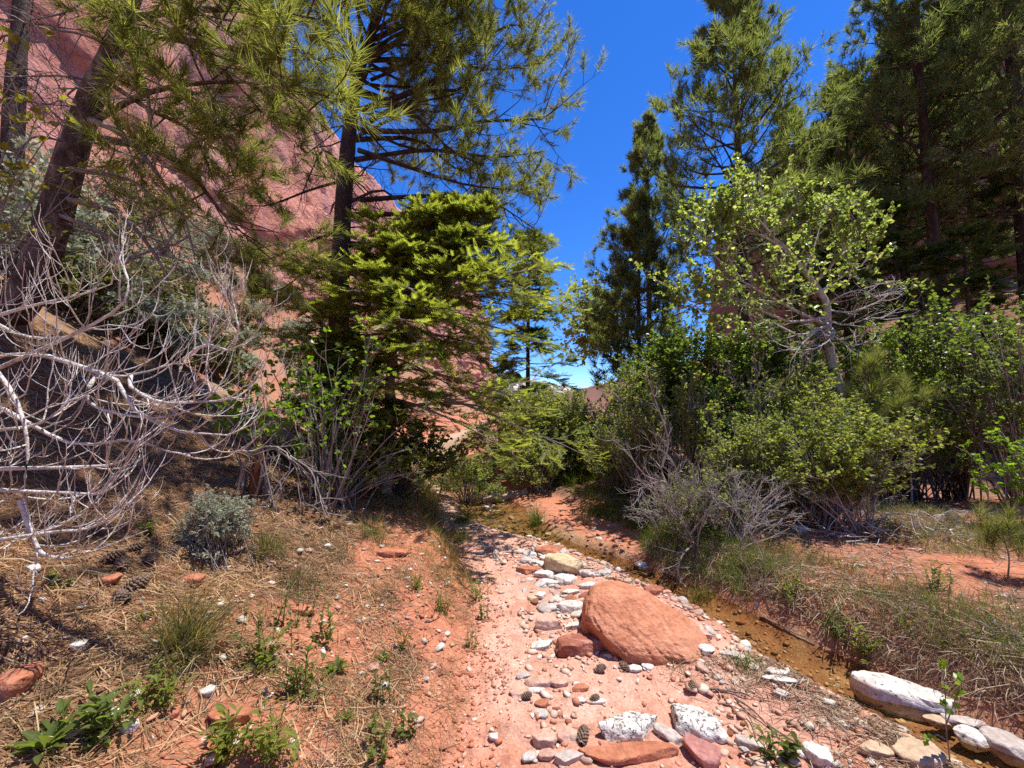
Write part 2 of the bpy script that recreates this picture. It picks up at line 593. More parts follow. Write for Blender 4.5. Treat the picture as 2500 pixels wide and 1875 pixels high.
M['pebble'] = leaf_mat('wash_pebbles', [(.36, .13, .08), (.48, .24, .165), (.55, .36, .28), (.66, .59, .52), (.5, .27, .19)], 0, .88, .2)


def ground_mat():
    m, nt, out = new_mat('soil')
    at_ = nt.nodes.new('ShaderNodeVertexColor')
    at_.layer_name = 'soil'
    geo = nt.nodes.new('ShaderNodeNewGeometry')
    pos = geo.outputs['Position']
    n1 = noise_node(nt, 9, 7, .65, pos, .4)
    n2_ = noise_node(nt, 75, 4, .6, pos)
    c = mixc(nt, 1.0, at_.outputs[0], ramp(nt, [(.28, (.62, .6, .58)), (.5, (1, 1, 1)), (.75, (1.3, 1.32, 1.34))], n1.outputs['Fac']).outputs[0], 'MULTIPLY')
    c = mixc(nt, .8, c, ramp(nt, [(.3, (.6, .58, .56)), (.7, (1.28, 1.28, 1.28))], n2_.outputs['Fac']).outputs[0], 'MULTIPLY')
    vor = nt.nodes.new('ShaderNodeTexVoronoi')
    vor.inputs['Scale'].default_value = 42
    nt.links.new(pos, vor.inputs['Vector'])
    ad = nt.nodes.new('ShaderNodeMath')
    ad.operation = 'MULTIPLY_ADD'
    nt.links.new(n1.outputs['Fac'], ad.inputs[0])
    ad.inputs[1].default_value = 1.6
    nt.links.new(n2_.outputs['Fac'], ad.inputs[2])
    ad2 = nt.nodes.new('ShaderNodeMath')
    ad2.operation = 'MULTIPLY_ADD'
    nt.links.new(vor.outputs['Distance'], ad2.inputs[0])
    ad2.inputs[1].default_value = -.6
    nt.links.new(ad.outputs[0], ad2.inputs[2])
    b = nt.nodes.new('ShaderNodeBump')
    b.inputs['Strength'].default_value = .55
    b.inputs['Distance'].default_value = .018
    nt.links.new(ad2.outputs[0], b.inputs['Height'])
    p = nt.nodes.new('ShaderNodeBsdfPrincipled')
    nt.links.new(c, p.inputs['Base Color'])
    p.inputs['Specular IOR Level'].default_value = .15
    # wet margin: alpha of the colour layer is wetness
    rr = ramp(nt, [(0, (.92, .92, .92)), (1, (.35, .35, .35))], at_.outputs[1])
    nt.links.new(rr.outputs[0], p.inputs['Roughness'])
    nt.links.new(b.outputs[0], p.inputs['Normal'])
    nt.links.new(p.outputs[0], out.inputs[0])
    return m


M['soil'] = ground_mat()


def water_mat():
    m, nt, out = new_mat('stream_water')
    geo = nt.nodes.new('ShaderNodeNewGeometry')
    n = noise_node(nt, 14, 4, .6, geo.outputs['Position'], .6)
    b = nt.nodes.new('ShaderNodeBump')
    b.inputs['Strength'].default_value = .25
    b.inputs['Distance'].default_value = .02
    nt.links.new(n.outputs['Fac'], b.inputs['Height'])
    t = nt.nodes.new('ShaderNodeBsdfTransparent')
    t.inputs[0].default_value = (.86, .77, .62, 1)
    g = nt.nodes.new('ShaderNodeBsdfGlossy')
    g.inputs['Roughness'].default_value = .04
    nt.links.new(b.outputs[0], g.inputs['Normal'])
    fr = nt.nodes.new('ShaderNodeFresnel')
    fr.inputs['IOR'].default_value = 1.33
    nt.links.new(b.outputs[0], fr.inputs['Normal'])
    mx = nt.nodes.new('ShaderNodeMixShader')
    nt.links.new(fr.outputs[0], mx.inputs[0])
    nt.links.new(t.outputs[0], mx.inputs[1])
    nt.links.new(g.outputs[0], mx.inputs[2])
    nt.links.new(mx.outputs[0], out.inputs[0])
    return m


M['water'] = water_mat()


def cliff_mat(name, base, varnish, pale):
    m, nt, out = new_mat(name)
    geo = nt.nodes.new('ShaderNodeNewGeometry')
    pos = geo.outputs['Position']
    n1 = noise_node(nt, .13, 7, .6, pos, .6)
    c = ramp(nt, [(.35, base), (.55, tuple(min(1, v * 1.18) for v in base)), (.7, pale)], n1.outputs['Fac']).outputs[0]
    mp = nt.nodes.new('ShaderNodeMapping')
    mp.inputs['Scale'].default_value = (.5, .5, .035)
    nt.links.new(pos, mp.inputs[0])
    n3 = noise_node(nt, 1.0, 5, .6, mp.outputs[0], .5)
    mp2 = nt.nodes.new('ShaderNodeMapping')
    mp2.inputs['Scale'].default_value = (.05, .05, .05)
    nt.links.new(pos, mp2.inputs[0])
    n4 = noise_node(nt, 1.6, 3, .5, mp2.outputs[0])
    mul = nt.nodes.new('ShaderNodeMath')
    mul.operation = 'MULTIPLY'
    nt.links.new(ramp(nt, [(.4, (0, 0, 0)), (.6, (1, 1, 1))], n3.outputs['Fac']).outputs[0], mul.inputs[0])
    nt.links.new(ramp(nt, [(.35, (.15, .15, .15)), (.55, (1, 1, 1))], n4.outputs['Fac']).outputs[0], mul.inputs[1])
    c = mixc(nt, mul.outputs[0], c, varnish)
    n5 = noise_node(nt, 2.2, 6, .65, pos, .3)
    c = mixc(nt, .6, c, ramp(nt, [(.3, (.75, .73, .72)), (.7, (1.15, 1.15, 1.15))], n5.outputs['Fac']).outputs[0], 'MULTIPLY')
    b = nt.nodes.new('ShaderNodeBump')
    b.inputs['Strength'].default_value = 1.0
    b.inputs['Distance'].default_value = .4
    nt.links.new(n5.outputs['Fac'], b.inputs['Height'])
    p = nt.nodes.new('ShaderNodeBsdfPrincipled')
    p.inputs['Roughness'].default_value = .9
    p.inputs['Specular IOR Level'].default_value = .15
    nt.links.new(c, p.inputs['Base Color'])
    nt.links.new(b.outputs[0], p.inputs['Normal'])
    nt.links.new(p.outputs[0], out.inputs[0])
    return m


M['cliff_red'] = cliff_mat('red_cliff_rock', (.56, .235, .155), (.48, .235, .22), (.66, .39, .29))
M['cliff_dark'] = cliff_mat('shaded_cliff_rock', (.3, .14, .1), (.2, .11, .1), (.4, .24, .19))  # right wall's shade is put into this darker rock colour
M['mountain'] = surf_mat('far_mountain_rock', [(.42, (.06, .085, .045)), (.5, (.2, .17, .12)), (.56, (.5, .42, .36)), (.75, (.66, .6, .54))], .045, .3, .3, .95, coord='Object', bdist=2.0)

# ------------------------------------------------------------------ the setting
exec_big = True


def build_ground():
    ang = np.radians(np.concatenate([np.linspace(-66, 66, 360), np.linspace(70, 290, 56)]))
    rad = np.concatenate([np.linspace(.05, 1.1, 10), 1.15 * (14 / 1.15) ** np.linspace(0, 1, 240), 14.3 * (900 / 14.3) ** np.linspace(0, 1, 70)])
    a, r = np.meshgrid(ang, rad, indexing='ij')
    x, y = np.sin(a) * r, np.cos(a) * r
    z = height(x, y)
    A, Rn = a.shape
    i, j = np.meshgrid(np.arange(A), np.arange(Rn - 1), indexing='ij')
    i2 = (i + 1) % A
    Q = np.stack([i * Rn + j, i2 * Rn + j, i2 * Rn + j + 1, i * Rn + j + 1], -1).reshape(-1, 4)
    me = make_mesh('ground', np.stack([x, y, z], -1).reshape(-1, 3), [Q], True)
    # soil colours by what the ground is made of
    x, y = x.ravel(), y.ravel()
    s = x - xs_(y)
    u = xl_(y) - x
    soil = np.array([.44, .172, .1])
    c = np.tile(soil, (len(x), 1))

    def lay(mask, col):
        mask = np.clip(mask, 0, 1)[:, None]
        c[:] = c * (1 - mask) + np.array(col) * mask
    nz = n2(x, y, 1.6, 4, 3)
    nf = n2(x, y, 6, 3, 8)
    lay(sstep(-.1, .5, nz) * .35, (.5, .23, .15))
    # wash of pale grit
    w = sstep(.1, -.15, u) * sstep(-.25, -.5, s) * sstep(1.6, 2.4, y)
    lay(w * (.7 + .4 * nf), (.56, .33, .25))
    lay(sstep(.1, -.3, u) * sstep(.1, -.2, s) * sstep(5, 6.2, y) * .8, (.5, .33, .23))
    # left: brown needle litter
    lit = sstep(.55, 1.35, u + nz * .45) * sstep(9.5, 5.5, y) * sstep(8, 6, u)
    lay(lit * .85, (.23, .125, .07))
    hill = sstep(5, 9, np.hypot(x, y)) * sstep(1.5, 3, u)
    lay(hill * (.6 + .4 * nf) * .85, (.33, .15, .09))
    lay(hill * sstep(-.3, .4, nz) * .75, (.27, .21, .13))
    # right bank: brown with red patches
    rb = sstep(.3, .5, s + nz * .1 - bar_(y))
    lay(rb * (.35 + .6 * sstep(-.4, .2, nz)), (.25, .14, .09))
    lay(rb * sstep(.15, .5, n2(x, y, .9, 3, 77)) * .9, (.46, .18, .105))
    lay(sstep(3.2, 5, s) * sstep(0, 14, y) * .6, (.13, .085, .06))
    # stream bed
    bed = np.exp(-(s / (.33 + .2 * sstep(4.8, 6.5, y))) ** 4)
    lay(bed * .9, (.27, .15, .08))
    lay(bed * sstep(0, .5, nf) * .7, (.37, .24, .14))
    lay(bed * sstep(4.9, 5.8, y) * .7, (.33, .25, .12))
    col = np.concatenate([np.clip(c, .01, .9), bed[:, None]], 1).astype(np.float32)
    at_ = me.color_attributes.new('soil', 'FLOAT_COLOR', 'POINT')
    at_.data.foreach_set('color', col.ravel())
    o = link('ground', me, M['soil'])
    tag(o, kind='structure')


build_ground()


def build_water():
    ys = np.linspace(.6, 13, 160)
    v = np.linspace(-1, 1, 15)
    w = .36 + .09 * sstep(3.6, 2.2, ys) + .3 * sstep(5.0, 6.4, ys)
    X = xs_(ys)[:, None] + v[None] * w[:, None]
    Y = np.repeat(ys[:, None], 15, 1)
    Z = np.full_like(X, WATER_Z) + n2(X, Y, 5, 2, 4) * .002
    i, j = np.meshgrid(np.arange(159), np.arange(14), indexing='ij')
    k = i * 15 + j
    Q = np.stack([k, k + 1, k + 16, k + 15], -1).reshape(-1, 4)
    o = link('stream_water', make_mesh('stream_water', np.stack([X, Y, Z], -1).reshape(-1, 3), [Q], True), M['water'])
    tag(o, kind='structure')


build_water()


def build_cliff(name, path, top, mat, nu, nv, seed, amp=1.0, side=1, base=-2):
    p = catmull([(a, b, 0) for a, b in path], nu)
    T = nrm(np.gradient(p, axis=0))
    N = np.stack([T[:, 1], -T[:, 0], np.zeros(nu)], -1) * side
    tt = np.linspace(0, 1, nu)
    H = np.interp(tt * (len(path) - 1), np.arange(len(path)), top) + fbm(np.stack([p[:, 0] * .12, p[:, 1] * .12, p[:, 1] * 0], -1), 4, seed) * 1.8
    v = np.linspace(0, 1, nv)
    Z = base + (H[:, None] - base) * v[None]
    P = np.repeat(p[:, None], nv, 1).copy()
    P[..., 2] = Z
    S = np.stack([P[..., 0] * .11, P[..., 1] * .11, P[..., 2] * .05], -1)
    big = fbm(S, 4, seed + 1)
    led = np.floor(Z / 3.2 + fbm(P * .06, 3, seed + 2) * 1.6)
    off = hash3(led.astype(np.int64), led.astype(np.int64) * 0 + 3, led.astype(np.int64) * 0, seed) * .35
    slab = np.round(fbm(np.stack([P[..., 0] * .2, P[..., 1] * .2, P[..., 2] * .12], -1), 3, seed + 5) * 3) / 3 * .7
    fine = fbm(P * .9, 4, seed + 7) * .18
    batter = -(Z - base) * .07
    low = np.clip(1 - (Z - 12) / 5, 0, 1) * .8 * (fbm(P * np.array([.15, .15, .9]), 4, seed + 9) * .6 + .7)
    d = (big * 1.1 + off * .6 + slab * .7 + fine * 1.1) * amp + batter + low * amp
    P = P + N[:, None] * d[..., None]
    # cap running back so that it is a body
    back = P[:, -1:] - N[:, None] * 25
    back[..., 2] += 2
    P = np.concatenate([P, back], 1)
    nv += 1
    i, j = np.meshgrid(np.arange(nu - 1), np.arange(nv - 1), indexing='ij')
    k = i * nv + j
    Q = np.stack([k, k + nv, k + nv + 1, k + 1], -1).reshape(-1, 4)
    o = link(name, make_mesh(name, P.reshape(-1, 3), [Q], True), mat)
    tag(o, kind='structure')
    return o


build_cliff('cliff_left', [(-24, -25), (-21, 8), (-20.5, 30), (-20, 50), (-16.5, 70), (-9, 88), (-5.5, 106), (-8, 122), (-35, 135)],
            [38, 38, 37, 37, 36, 33, 30, 26, 26], M['cliff_red'], 360, 120, 40, 1.0, 1)
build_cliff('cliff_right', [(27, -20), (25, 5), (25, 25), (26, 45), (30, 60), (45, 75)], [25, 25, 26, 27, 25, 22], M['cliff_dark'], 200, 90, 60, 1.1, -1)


def build_mountain():
    nu, nv = 160, 60
    X = np.linspace(-90, 200, nu)
    prof = np.interp(X, [-90, 0, 34, 50, 66, 84, 110, 140, 200], [34, 30, 26, 21.5, 17, 13.5, 13, 18, 26])
    prof = prof + fbm(np.stack([X * .09, X * 0, X * 0], -1), 4, 3) * 2.5
    v = np.linspace(0, 1, nv)
    x, vv = np.meshgrid(X, v, indexing='ij')
    y = 300 + vv * 120 + fbm(np.stack([x * .03, vv * 5, x * 0], -1), 4, 8) * 16
    z = prof[:, None] * (vv ** .8) * 1.05 * (1 + .25 * fbm(np.stack([x * .06, vv * 8, x * 0 + 2], -1), 4, 9) * (1 - vv))
    i, j = np.meshgrid(np.arange(nu - 1), np.arange(nv - 1), indexing='ij')
    k = i * nv + j
    Q = np.stack([k, k + nv, k + nv + 1, k + 1], -1).reshape(-1, 4)
    o = link('mountain', make_mesh('mountain', np.stack([x, y, z * 1.3], -1).reshape(-1, 3), [Q], True), M['mountain'])
    tag(o, kind='structure')


build_mountain()

# ------------------------------------------------------------------ stones
_ico = {}


def ico(sub):
    if sub not in _ico:
        bm = bmesh.new()
        bmesh.ops.create_icosphere(bm, subdivisions=sub, radius=1)
        _ico[sub] = (np.array([v.co[:] for v in bm.verts]), np.array([[v.index for v in f.verts] for f in bm.faces]))
        bm.free()
    return _ico[sub]


def rock_mesh(name, seed, sub=4, cuts=9, rough=.06, dims=(1, 1, 1), flat=.0):
    V, F = ico(sub)
    r = R_(seed)
    V = V.copy()
    for k in range(cuts):
        n = nrm(r.normal(size=3) * np.array([1, 1, .8]))
        d = r.uniform(.55, .86)
        e = V @ n - d
        V = V - np.maximum(e, 0)[:, None] * n[None] * .94
    if flat:
        V[:, 2] = np.where(V[:, 2] > flat, flat + (V[:, 2] - flat) * .2, V[:, 2])
    V = V * (1 + rough * fbm(V * 1.9 + seed, 4, seed)[:, None])
    V = V / np.abs(V).max(0)
    V = V * np.asarray(dims) * .5
    V = V + nrm(V) * (np.min(dims) * .03 * fbm(V / np.mean(dims) * 9 + seed, 3, seed + 4))[:, None]
    return make_mesh(name, V, [F], True)


def stone(px, py, w, h, mat, label, seed, yaw=0.0, cuts=9, sub=4, rough=.06, sink=.34, name='rock', cat='rock', flat=.35, tilt=0.0, group=None, lowz=.62):
    """a stone seen at (px,py), w x h picture pixels, standing on the ground there"""
    g = ground(px, py + h * .28)
    d = g - EYE
    dist = d[1]
    wm, hm = 1.14 * w * dist / FPX, 1.14 * h * dist / FPX
    phi = math.atan2(-d[2], np.hypot(d[0], d[1]))
    hm *= math.cos(phi) * np.hypot(d[0], d[1]) / dist if dist > 0 else 1
    sy = hm / (math.sin(phi) + lowz * math.cos(phi))
    sz = lowz * sy / (1 - sink)
    me = rock_mesh(name, seed, sub, cuts, rough, (wm, sy, sz), flat)
    o = link(name, me, mat)
    zb = float(height(g[0], g[1]))
    if px > 860 and zb < WATER_Z + .02:                    # stones in the stream lie on others and break the surface
        sz *= .72
        zb = WATER_Z - .015
    o.location = (g[0], g[1] + sy * .1, zb + sz * (.5 - sink))
    o.rotation_euler = (0, tilt, yaw)
    tag(o, label, cat, group)
    return o


ROCKS = [
    # px, py, w, h, material, label, yaw, tilt, cuts
    (582, 644, 50, 29, 'rock_brick', 'brownish red rock leaning against the left end of the big boulder', .2, 0, 9),
    (548, 621, 24, 21, 'rock_pink', 'round pinkish red stone beside the track left of the big boulder', 0, 0, 7),
    (575, 626, 22, 11, 'rock_white', 'flat white stone tucked against the big boulder\'s upper left side', .3, 0, 8),
    (541, 645, 25, 12, 'rock_white', 'long white stone lying left of the brownish red rock', .25, 0, 8),
    (573, 606, 27, 19, 'rock_white', 'pale whitish block just behind the big boulder\'s left end', .1, 0, 10),
    (567, 563, 40, 28, 'rock_cream', 'cream sandstone boulder with reddish base above the white cobbles', -.25, .08, 7),
    (552, 550, 30, 16, 'rock_red', 'flat topped red block behind the cream boulder', .1, -.05, 10),
    (565, 578, 20, 16, 'rock_white', 'large white stone right under the cream boulder', 0, 0, 8),
    (545, 574, 19, 10, 'rock_white', 'low white stone left of the large white one below the cream boulder', .2, 0, 8),
    (550, 582, 18, 10, 'rock_white', 'white stone in front of the low white one by the cream boulder', -.3, 0, 8),
    (529, 569, 24, 10, 'rock_red', 'flat red stone at the left edge of the white cobble pile', .1, 0, 8),
    (530, 554, 12, 10, 'rock_white', 'small white stone left of the flat topped red block', .3, 0, 7),
    (546, 558, 12, 9, 'rock_white', 'white stone squeezed between red block and cream boulder', .7, 0, 7),
    (526, 560, 11, 7, 'rock_grey', 'small grey white stone at the upper left of the cobble pile', .2, 0, 7),
    (539, 563, 13, 7, 'rock_white', 'small flat white stone between flat red stone and cream boulder', 0, 0, 7),
    (589, 585, 17, 9, 'rock_white', 'white stone behind the crest of the big boulder, leftmost of three', .2, 0, 8),
    (604, 588, 18, 9, 'rock_white', 'white stone behind the crest of the big boulder, middle of three', 0, 0, 8),
    (620, 589, 17, 7, 'rock_white', 'white stone behind the crest of the big boulder, rightmost of three', .1, 0, 8),
    (570, 592, 18, 9, 'rock_white', 'white stone in the middle of the cobble pile', .3, 0, 8),
    (540, 595, 12, 9, 'rock_white', 'angular white stone at the left foot of the cobble pile', .5, 0, 7),
    (592, 596, 24, 9, 'rock_brick', 'flat red stone just behind the big boulder\'s top left', 0, 0, 8),
    (655, 590, 22, 12, 'rock_brick', 'dark red rock at the far edge of the stream', .2, .1, 9),
    (641, 564, 11, 8, 'rock_white', 'white stone beside the stream below the dead willow', 0, 0, 7),
    (646, 568, 12, 5, 'rock_white', 'thin flat white stone beside the stream below the dead willow', 0, 0, 7),
    (631, 724, 58, 32, 'rock_pitted', 'large pitted white rock in front of the big boulder', .28, .08, 9),
    (694, 722, 46, 36, 'rock_pitted', 'angular pitted white rock right of the large pitted one', -.3, .05, 6),
    (669, 735, 26, 18, 'rock_grey', 'grey wedge of rock between the two pitted white rocks', -.7, .1, 7),
    (627, 753, 92, 26, 'rock_red', 'long red slab with pale spots at the bottom edge', .06, 0, 9),
    (703, 750, 32, 36, 'rock_purple', 'purplish red angular rock at the bottom beside the red slab', -.4, .1, 6),
    (544, 737, 22, 26, 'rock_pink', 'upright rounded pink stone beside the track at the bottom', 0, 0, 6),
    (569, 733, 22, 18, 'rock_pink', 'pink stone right of the upright rounded one', .3, 0, 7),
    (570, 757, 28, 17, 'rock_grey', 'greyish pink stone left of the long red slab', .3, 0, 6),
    (550, 754, 20, 14, 'rock_pink', 'small pink stone below the upright rounded pink one', .1, 0, 7),
    (494, 736, 10, 11, 'rock_white', 'lone small white stone on the red track', 0, 0, 7),
    (540, 681, 26, 15, 'rock_pink', 'pink stone half buried in the track left of the pine cones', .1, 0, 6),
    (524, 675, 14, 8, 'rock_grey', 'small grey stone on the track above the half buried pink one', .2, 0, 7),
    (518, 693, 22, 10, 'rock_pink', 'flat pink stone at the left of the row across the track', .1, 0, 7),
    (537, 690, 17, 8, 'rock_white', 'pale flat stone in the row across the track', 0, 0, 7),
    (558, 682, 18, 11, 'rock_pink', 'pink stone right of the half buried one', 0, 0, 7),
    (580, 687, 16, 10, 'rock_red', 'red stone below the brownish rock beside the pine cones', .2, 0, 7),
    (542, 703, 14, 11, 'rock_red', 'squarish red stone on the track above the upright pink one', .4, 0, 6),
    (581, 700, 9, 8, 'rock_white', 'small white stone above the large pitted rock, left of two', 0, 0, 7),
    (597, 701, 16, 8, 'rock_white', 'small white stone above the large pitted rock, right of two', .2, 0, 7),
    (634, 668, 14, 10, 'rock_white', 'white stone at the near foot of the big boulder, left of two', 0, 0, 7),
    (648, 666, 12, 10, 'rock_white', 'white stone at the near foot of the big boulder, right of two', .3, 0, 7),
    (902, 705, 66, 26, 'rock_white', 'long white slab lying in the stream', -.42, .04, 7),
    (872, 693, 26, 16, 'rock_white', 'knobbly white stone at the upstream end of the long white slab', .2, 0, 10),
    (931, 707, 34, 22, 'rock_white', 'rounded white rock on the bank behind the long white slab', -.3, 0, 7),
    (776, 672, 20, 9, 'rock_white', 'flat white stone at the near water edge, farthest of three', -.2, 0, 8),
    (780, 680, 28, 8, 'rock_white', 'long flat white stone at the near water edge, middle of three', -.2, 0, 8),
    (781, 693, 16, 9, 'rock_grey', 'pale stone at the near water edge, nearest of three', 0, 0, 8),
    (922, 757, 40, 22, 'rock_tan', 'large rounded tan stone in the shallow water at the bottom', .1, 0, 5),
    (974, 750, 26, 16, 'rock_white', 'white stone in the water right of the large tan one', -.3, 0, 7),
    (1012, 756, 28, 22, 'rock_grey', 'grey stone at the bottom right corner of the stream', 0, 0, 6),
    (876, 750, 27, 14, 'rock_tan', 'flat pale tan stone in the water left of the large rounded one', -.3, 0, 6),
    (902, 738, 20, 9, 'rock_tan', 'small tan stone in the water below the long white slab', -.2, 0, 6),
    (940, 733, 20, 10, 'rock_tan', 'tan stone at the near tip of the long white slab', -.3, 0, 6),
    (968, 729, 32, 12, 'rock_grey', 'flat grey stone on the far bank beside the long white slab', -.4, 0, 7),
    (821, 755, 24, 20, 'rock_white', 'slanted white stone at the bottom among the debris', -.9, .1, 7),
    (803, 753, 10, 9, 'rock_white', 'small white stone at the bottom left of the slanted one', 0, 0, 7),
    (750, 744, 26, 14, 'rock_grey', 'pale stone among debris right of the purplish rock', -.4, 0, 7),
    (759, 762, 20, 14, 'rock_tan', 'tan stone at the bottom edge right of the purplish rock', .1, 0, 7),
    (720, 735, 14, 16, 'rock_white', 'narrow white stone behind the purplish rock', .5, .1, 6),
    (707, 650, 14, 12, 'rock_white', 'white stone between the big boulder\'s tip and the stream', 0, 0, 7),
    (702, 634, 20, 12, 'rock_pink', 'flat pink stone beside the water at the right side of the big boulder', .1, 0, 7),
    (732, 655, 22, 9, 'rock_grey', 'pale grey stone at the water edge near the green sedge', -.3, 0, 7),
    (10, 684, 26, 24, 'rock_red', 'red rock at the left edge of the picture among needles', .2, 0, 7),
    (228, 716, 34, 22, 'rock_red', 'flat triangular red slab among the weeds', .3, .1, 5),
    (148, 629, 13, 13, 'rock_red', 'small red stone left of the big grass clump', .2, .1, 6),
    (173, 713, 9, 10, 'rock_red', 'little red stone left of the flat triangular slab', .2, .1, 6),
    (190, 580, 20, 11, 'rock_red', 'red stone above the big grass clump', .2, 0, 6),
    (110, 580, 14, 10, 'rock_red', 'red stone between the pine cones in the needle litter', .2, 0, 6),
    (302, 609, 24, 12, 'rock_red', 'red slab at the top of the bare soil slope', .1, .1, 5),
    (395, 552, 32, 12, 'rock_red', 'tilted orange red slab sticking out of the left bank', .55, .2, 5),
    (212, 642, 22, 18, 'rock_red', 'red stone right of the big grass clump\'s foot', .3, 0, 6),
    (421, 536, 12, 8, 'rock_red', 'small red stone on the left bank near the crest', .2, 0, 6),
    (78, 645, 14, 8, 'rock_white', 'white stone in the needle litter right of the red edge rock', .2, 0, 7),
    (31, 570, 12, 7, 'rock_white', 'white stone in the litter below the dead branches', .2, 0, 7),
    (113, 715, 18, 12, 'rock_white', 'white stone at the lower left among weeds, larger of two', .5, 0, 7),
    (128, 726, 12, 14, 'rock_white', 'white stone at the lower left among weeds, smaller of two', 1.2, 0, 7),
    (205, 692, 14, 10, 'rock_white', 'white stone between weeds above the triangular slab', .4, 0, 7),
    (326, 546, 7, 6, 'rock_white', 'lone white stone on the grassy crest of the left bank', 0, 0, 7),
    (486, 508, 9, 7, 'rock_white', 'white stone standing in the far pool', 0, 0, 7),
    (801, 529, 13, 8, 'rock_white', 'white stone on the right flat under the pale bush', .1, 0, 7),
    (533, 598, 10, 7, 'rock_cream', 'cream stone at the left of the cobble pile', .1, 0, 7),
    (610, 577, 13, 6, 'rock_tan', 'tan stone in the shallow riffle behind the cobble pile', .1, 0, 7),
    (628, 581, 14, 7, 'rock_tan', 'rounded tan stone in the riffle near the dark red rock', .1, 0, 7),
    (596, 574, 15, 6, 'rock_white', 'white stone in the riffle right of the cream boulder', .1, 0, 7),
]
for k, (px, py, w, h, mt, lb, yaw, tilt, cuts) in enumerate(ROCKS):
    stone(px, py, w, h, M[mt], lb, 300 + k, yaw, cuts, 4 if w > 18 else 3, .07, tilt=tilt, name='rock')


def big_boulder():
    """rounded wedge of red sandstone: blunt high end on the left, long back falling to a low tip on the right"""
    V, F = ico(6)
    V = np.sign(V) * np.abs(V) ** .9
    planes = [((.1, -.62, .78), .70), ((.5, -.2, .84), .76), ((-.97, -.2, .05), .86), ((.3, .9, .3), .7), ((.35, -.93, .1), .82), ((-.55, -.75, -.3), .74)]
    for n, d in planes:
        n = nrm(np.array(n))
        e = V @ n - d
        soft = np.where(e > .06, e - .03, np.where(e > -.06, (e + .06) ** 2 / .24, 0))
        V = V - soft[:, None] * n * .88
    V = V / np.abs(V).max(0)
    tx = V[:, 0] * .5 + .5
    V[:, 2] *= 1 - .42 * tx ** 1.5
    V[:, 1] *= 1 - .18 * tx
    P = V * np.array([.465, .35, .29])
    N = nrm(V)
    st = np.stack([P[:, 0] * 2.6 + P[:, 2] * 2, P[:, 1] * 2.6, P[:, 2] * 11 + P[:, 0] * 6], -1)
    ridge = 1 - np.abs(fbm(st, 3, 9))
    P = P + N * (fbm(P * 3.5, 3, 5) * .02 + sstep(.86, 1.0, ridge) * -.008 + fbm(P * 13, 3, 12) * .005 + fbm(P * 40, 2, 2) * .0015)[:, None]
    o = link('boulder', make_mesh('boulder', P, [F], True), M['boulder'])
    g = ground(642, 643)
    o.location = (g[0], g[1] + .04, height(g[0], g[1]) + .055)
    o.rotation_euler = (.14, .13, -.45)
    tag(o, 'big smooth red sandstone boulder between track and stream', 'boulder')


big_boulder()

# small cobbles: individuals that share a few meshes
COB = {}
for mt in ('rock_white', 'rock_pink', 'rock_red', 'rock_grey'):
    COB[mt] = []
    for k in range(5):
        me = rock_mesh('cobble', 900 + k + 31 * len(COB), 2, 6, .08, (1, .8, .55), .35)
        me.materials.append(M[mt])
        COB[mt].append(me)
CLAB = {'rock_white': 'small white cobble strewn along the wash', 'rock_pink': 'small pink cobble strewn along the wash',
        'rock_red': 'small red cobble strewn along the wash', 'rock_grey': 'small grey cobble strewn along the wash'}


def cobbles(n, fx, probs, smin, smax, seed, sub=''):
    r = R_(seed)
    keys = list(COB)
    k = 0
    while k < n:
        x, y = fx(r)
        mt = keys[r.choice(4, p=probs)]
        o = bpy.data.objects.new('cobble', COB[mt][r.integers(5)])
        COL.objects.link(o)
        s = smin * (smax / smin) ** (r.random() ** 1.6)
        o.location = (x, y, float(height(x, y)) + s * .09)
        o.rotation_euler = (r.normal(0, .2), r.normal(0, .2), r.uniform(0, 6.3))
        o.scale = (s, s * r.uniform(.75, 1.1), s * r.uniform(.7, 1.15))
        tag(o, CLAB[mt] + sub, 'cobble', CLAB[mt][6:].split(' ')[0] + ' cobbles of the wash' + sub)
        k += 1


def f_wash(r):
    while True:
        y = r.uniform(1.7, 5.4)
        x = r.uniform(xl_(y) + .35, xs_(y) - .3)
        if n2(x, y, 1.3, 2, 66) + r.uniform(-.6, .5) > -.1:
            return x, y


def f_pile(r):
    y = r.uniform(3.3, 4.8)
    return r.normal(.5, .2), y


def f_far(r):
    y = r.uniform(5.2, 8.0)
    return xs_(y) + r.normal(0, .45) + .05, y


def f_bed(r):
    y = r.uniform(1.7, 5.2)
    return xs_(y) + r.normal(0, .2), y


cobbles(170, f_wash, [.38, .4, .13, .09], .035, .125, 1)
cobbles(130, f_pile, [.66, .16, .12, .06], .05, .16, 2, ' beside the big boulder')
cobbles(60, f_far, [.45, .3, .15, .1], .05, .15, 3, ' at the far pool')
cobbles(30, f_bed, [.25, .35, .2, .2], .04, .09, 4, ' under shallow water')


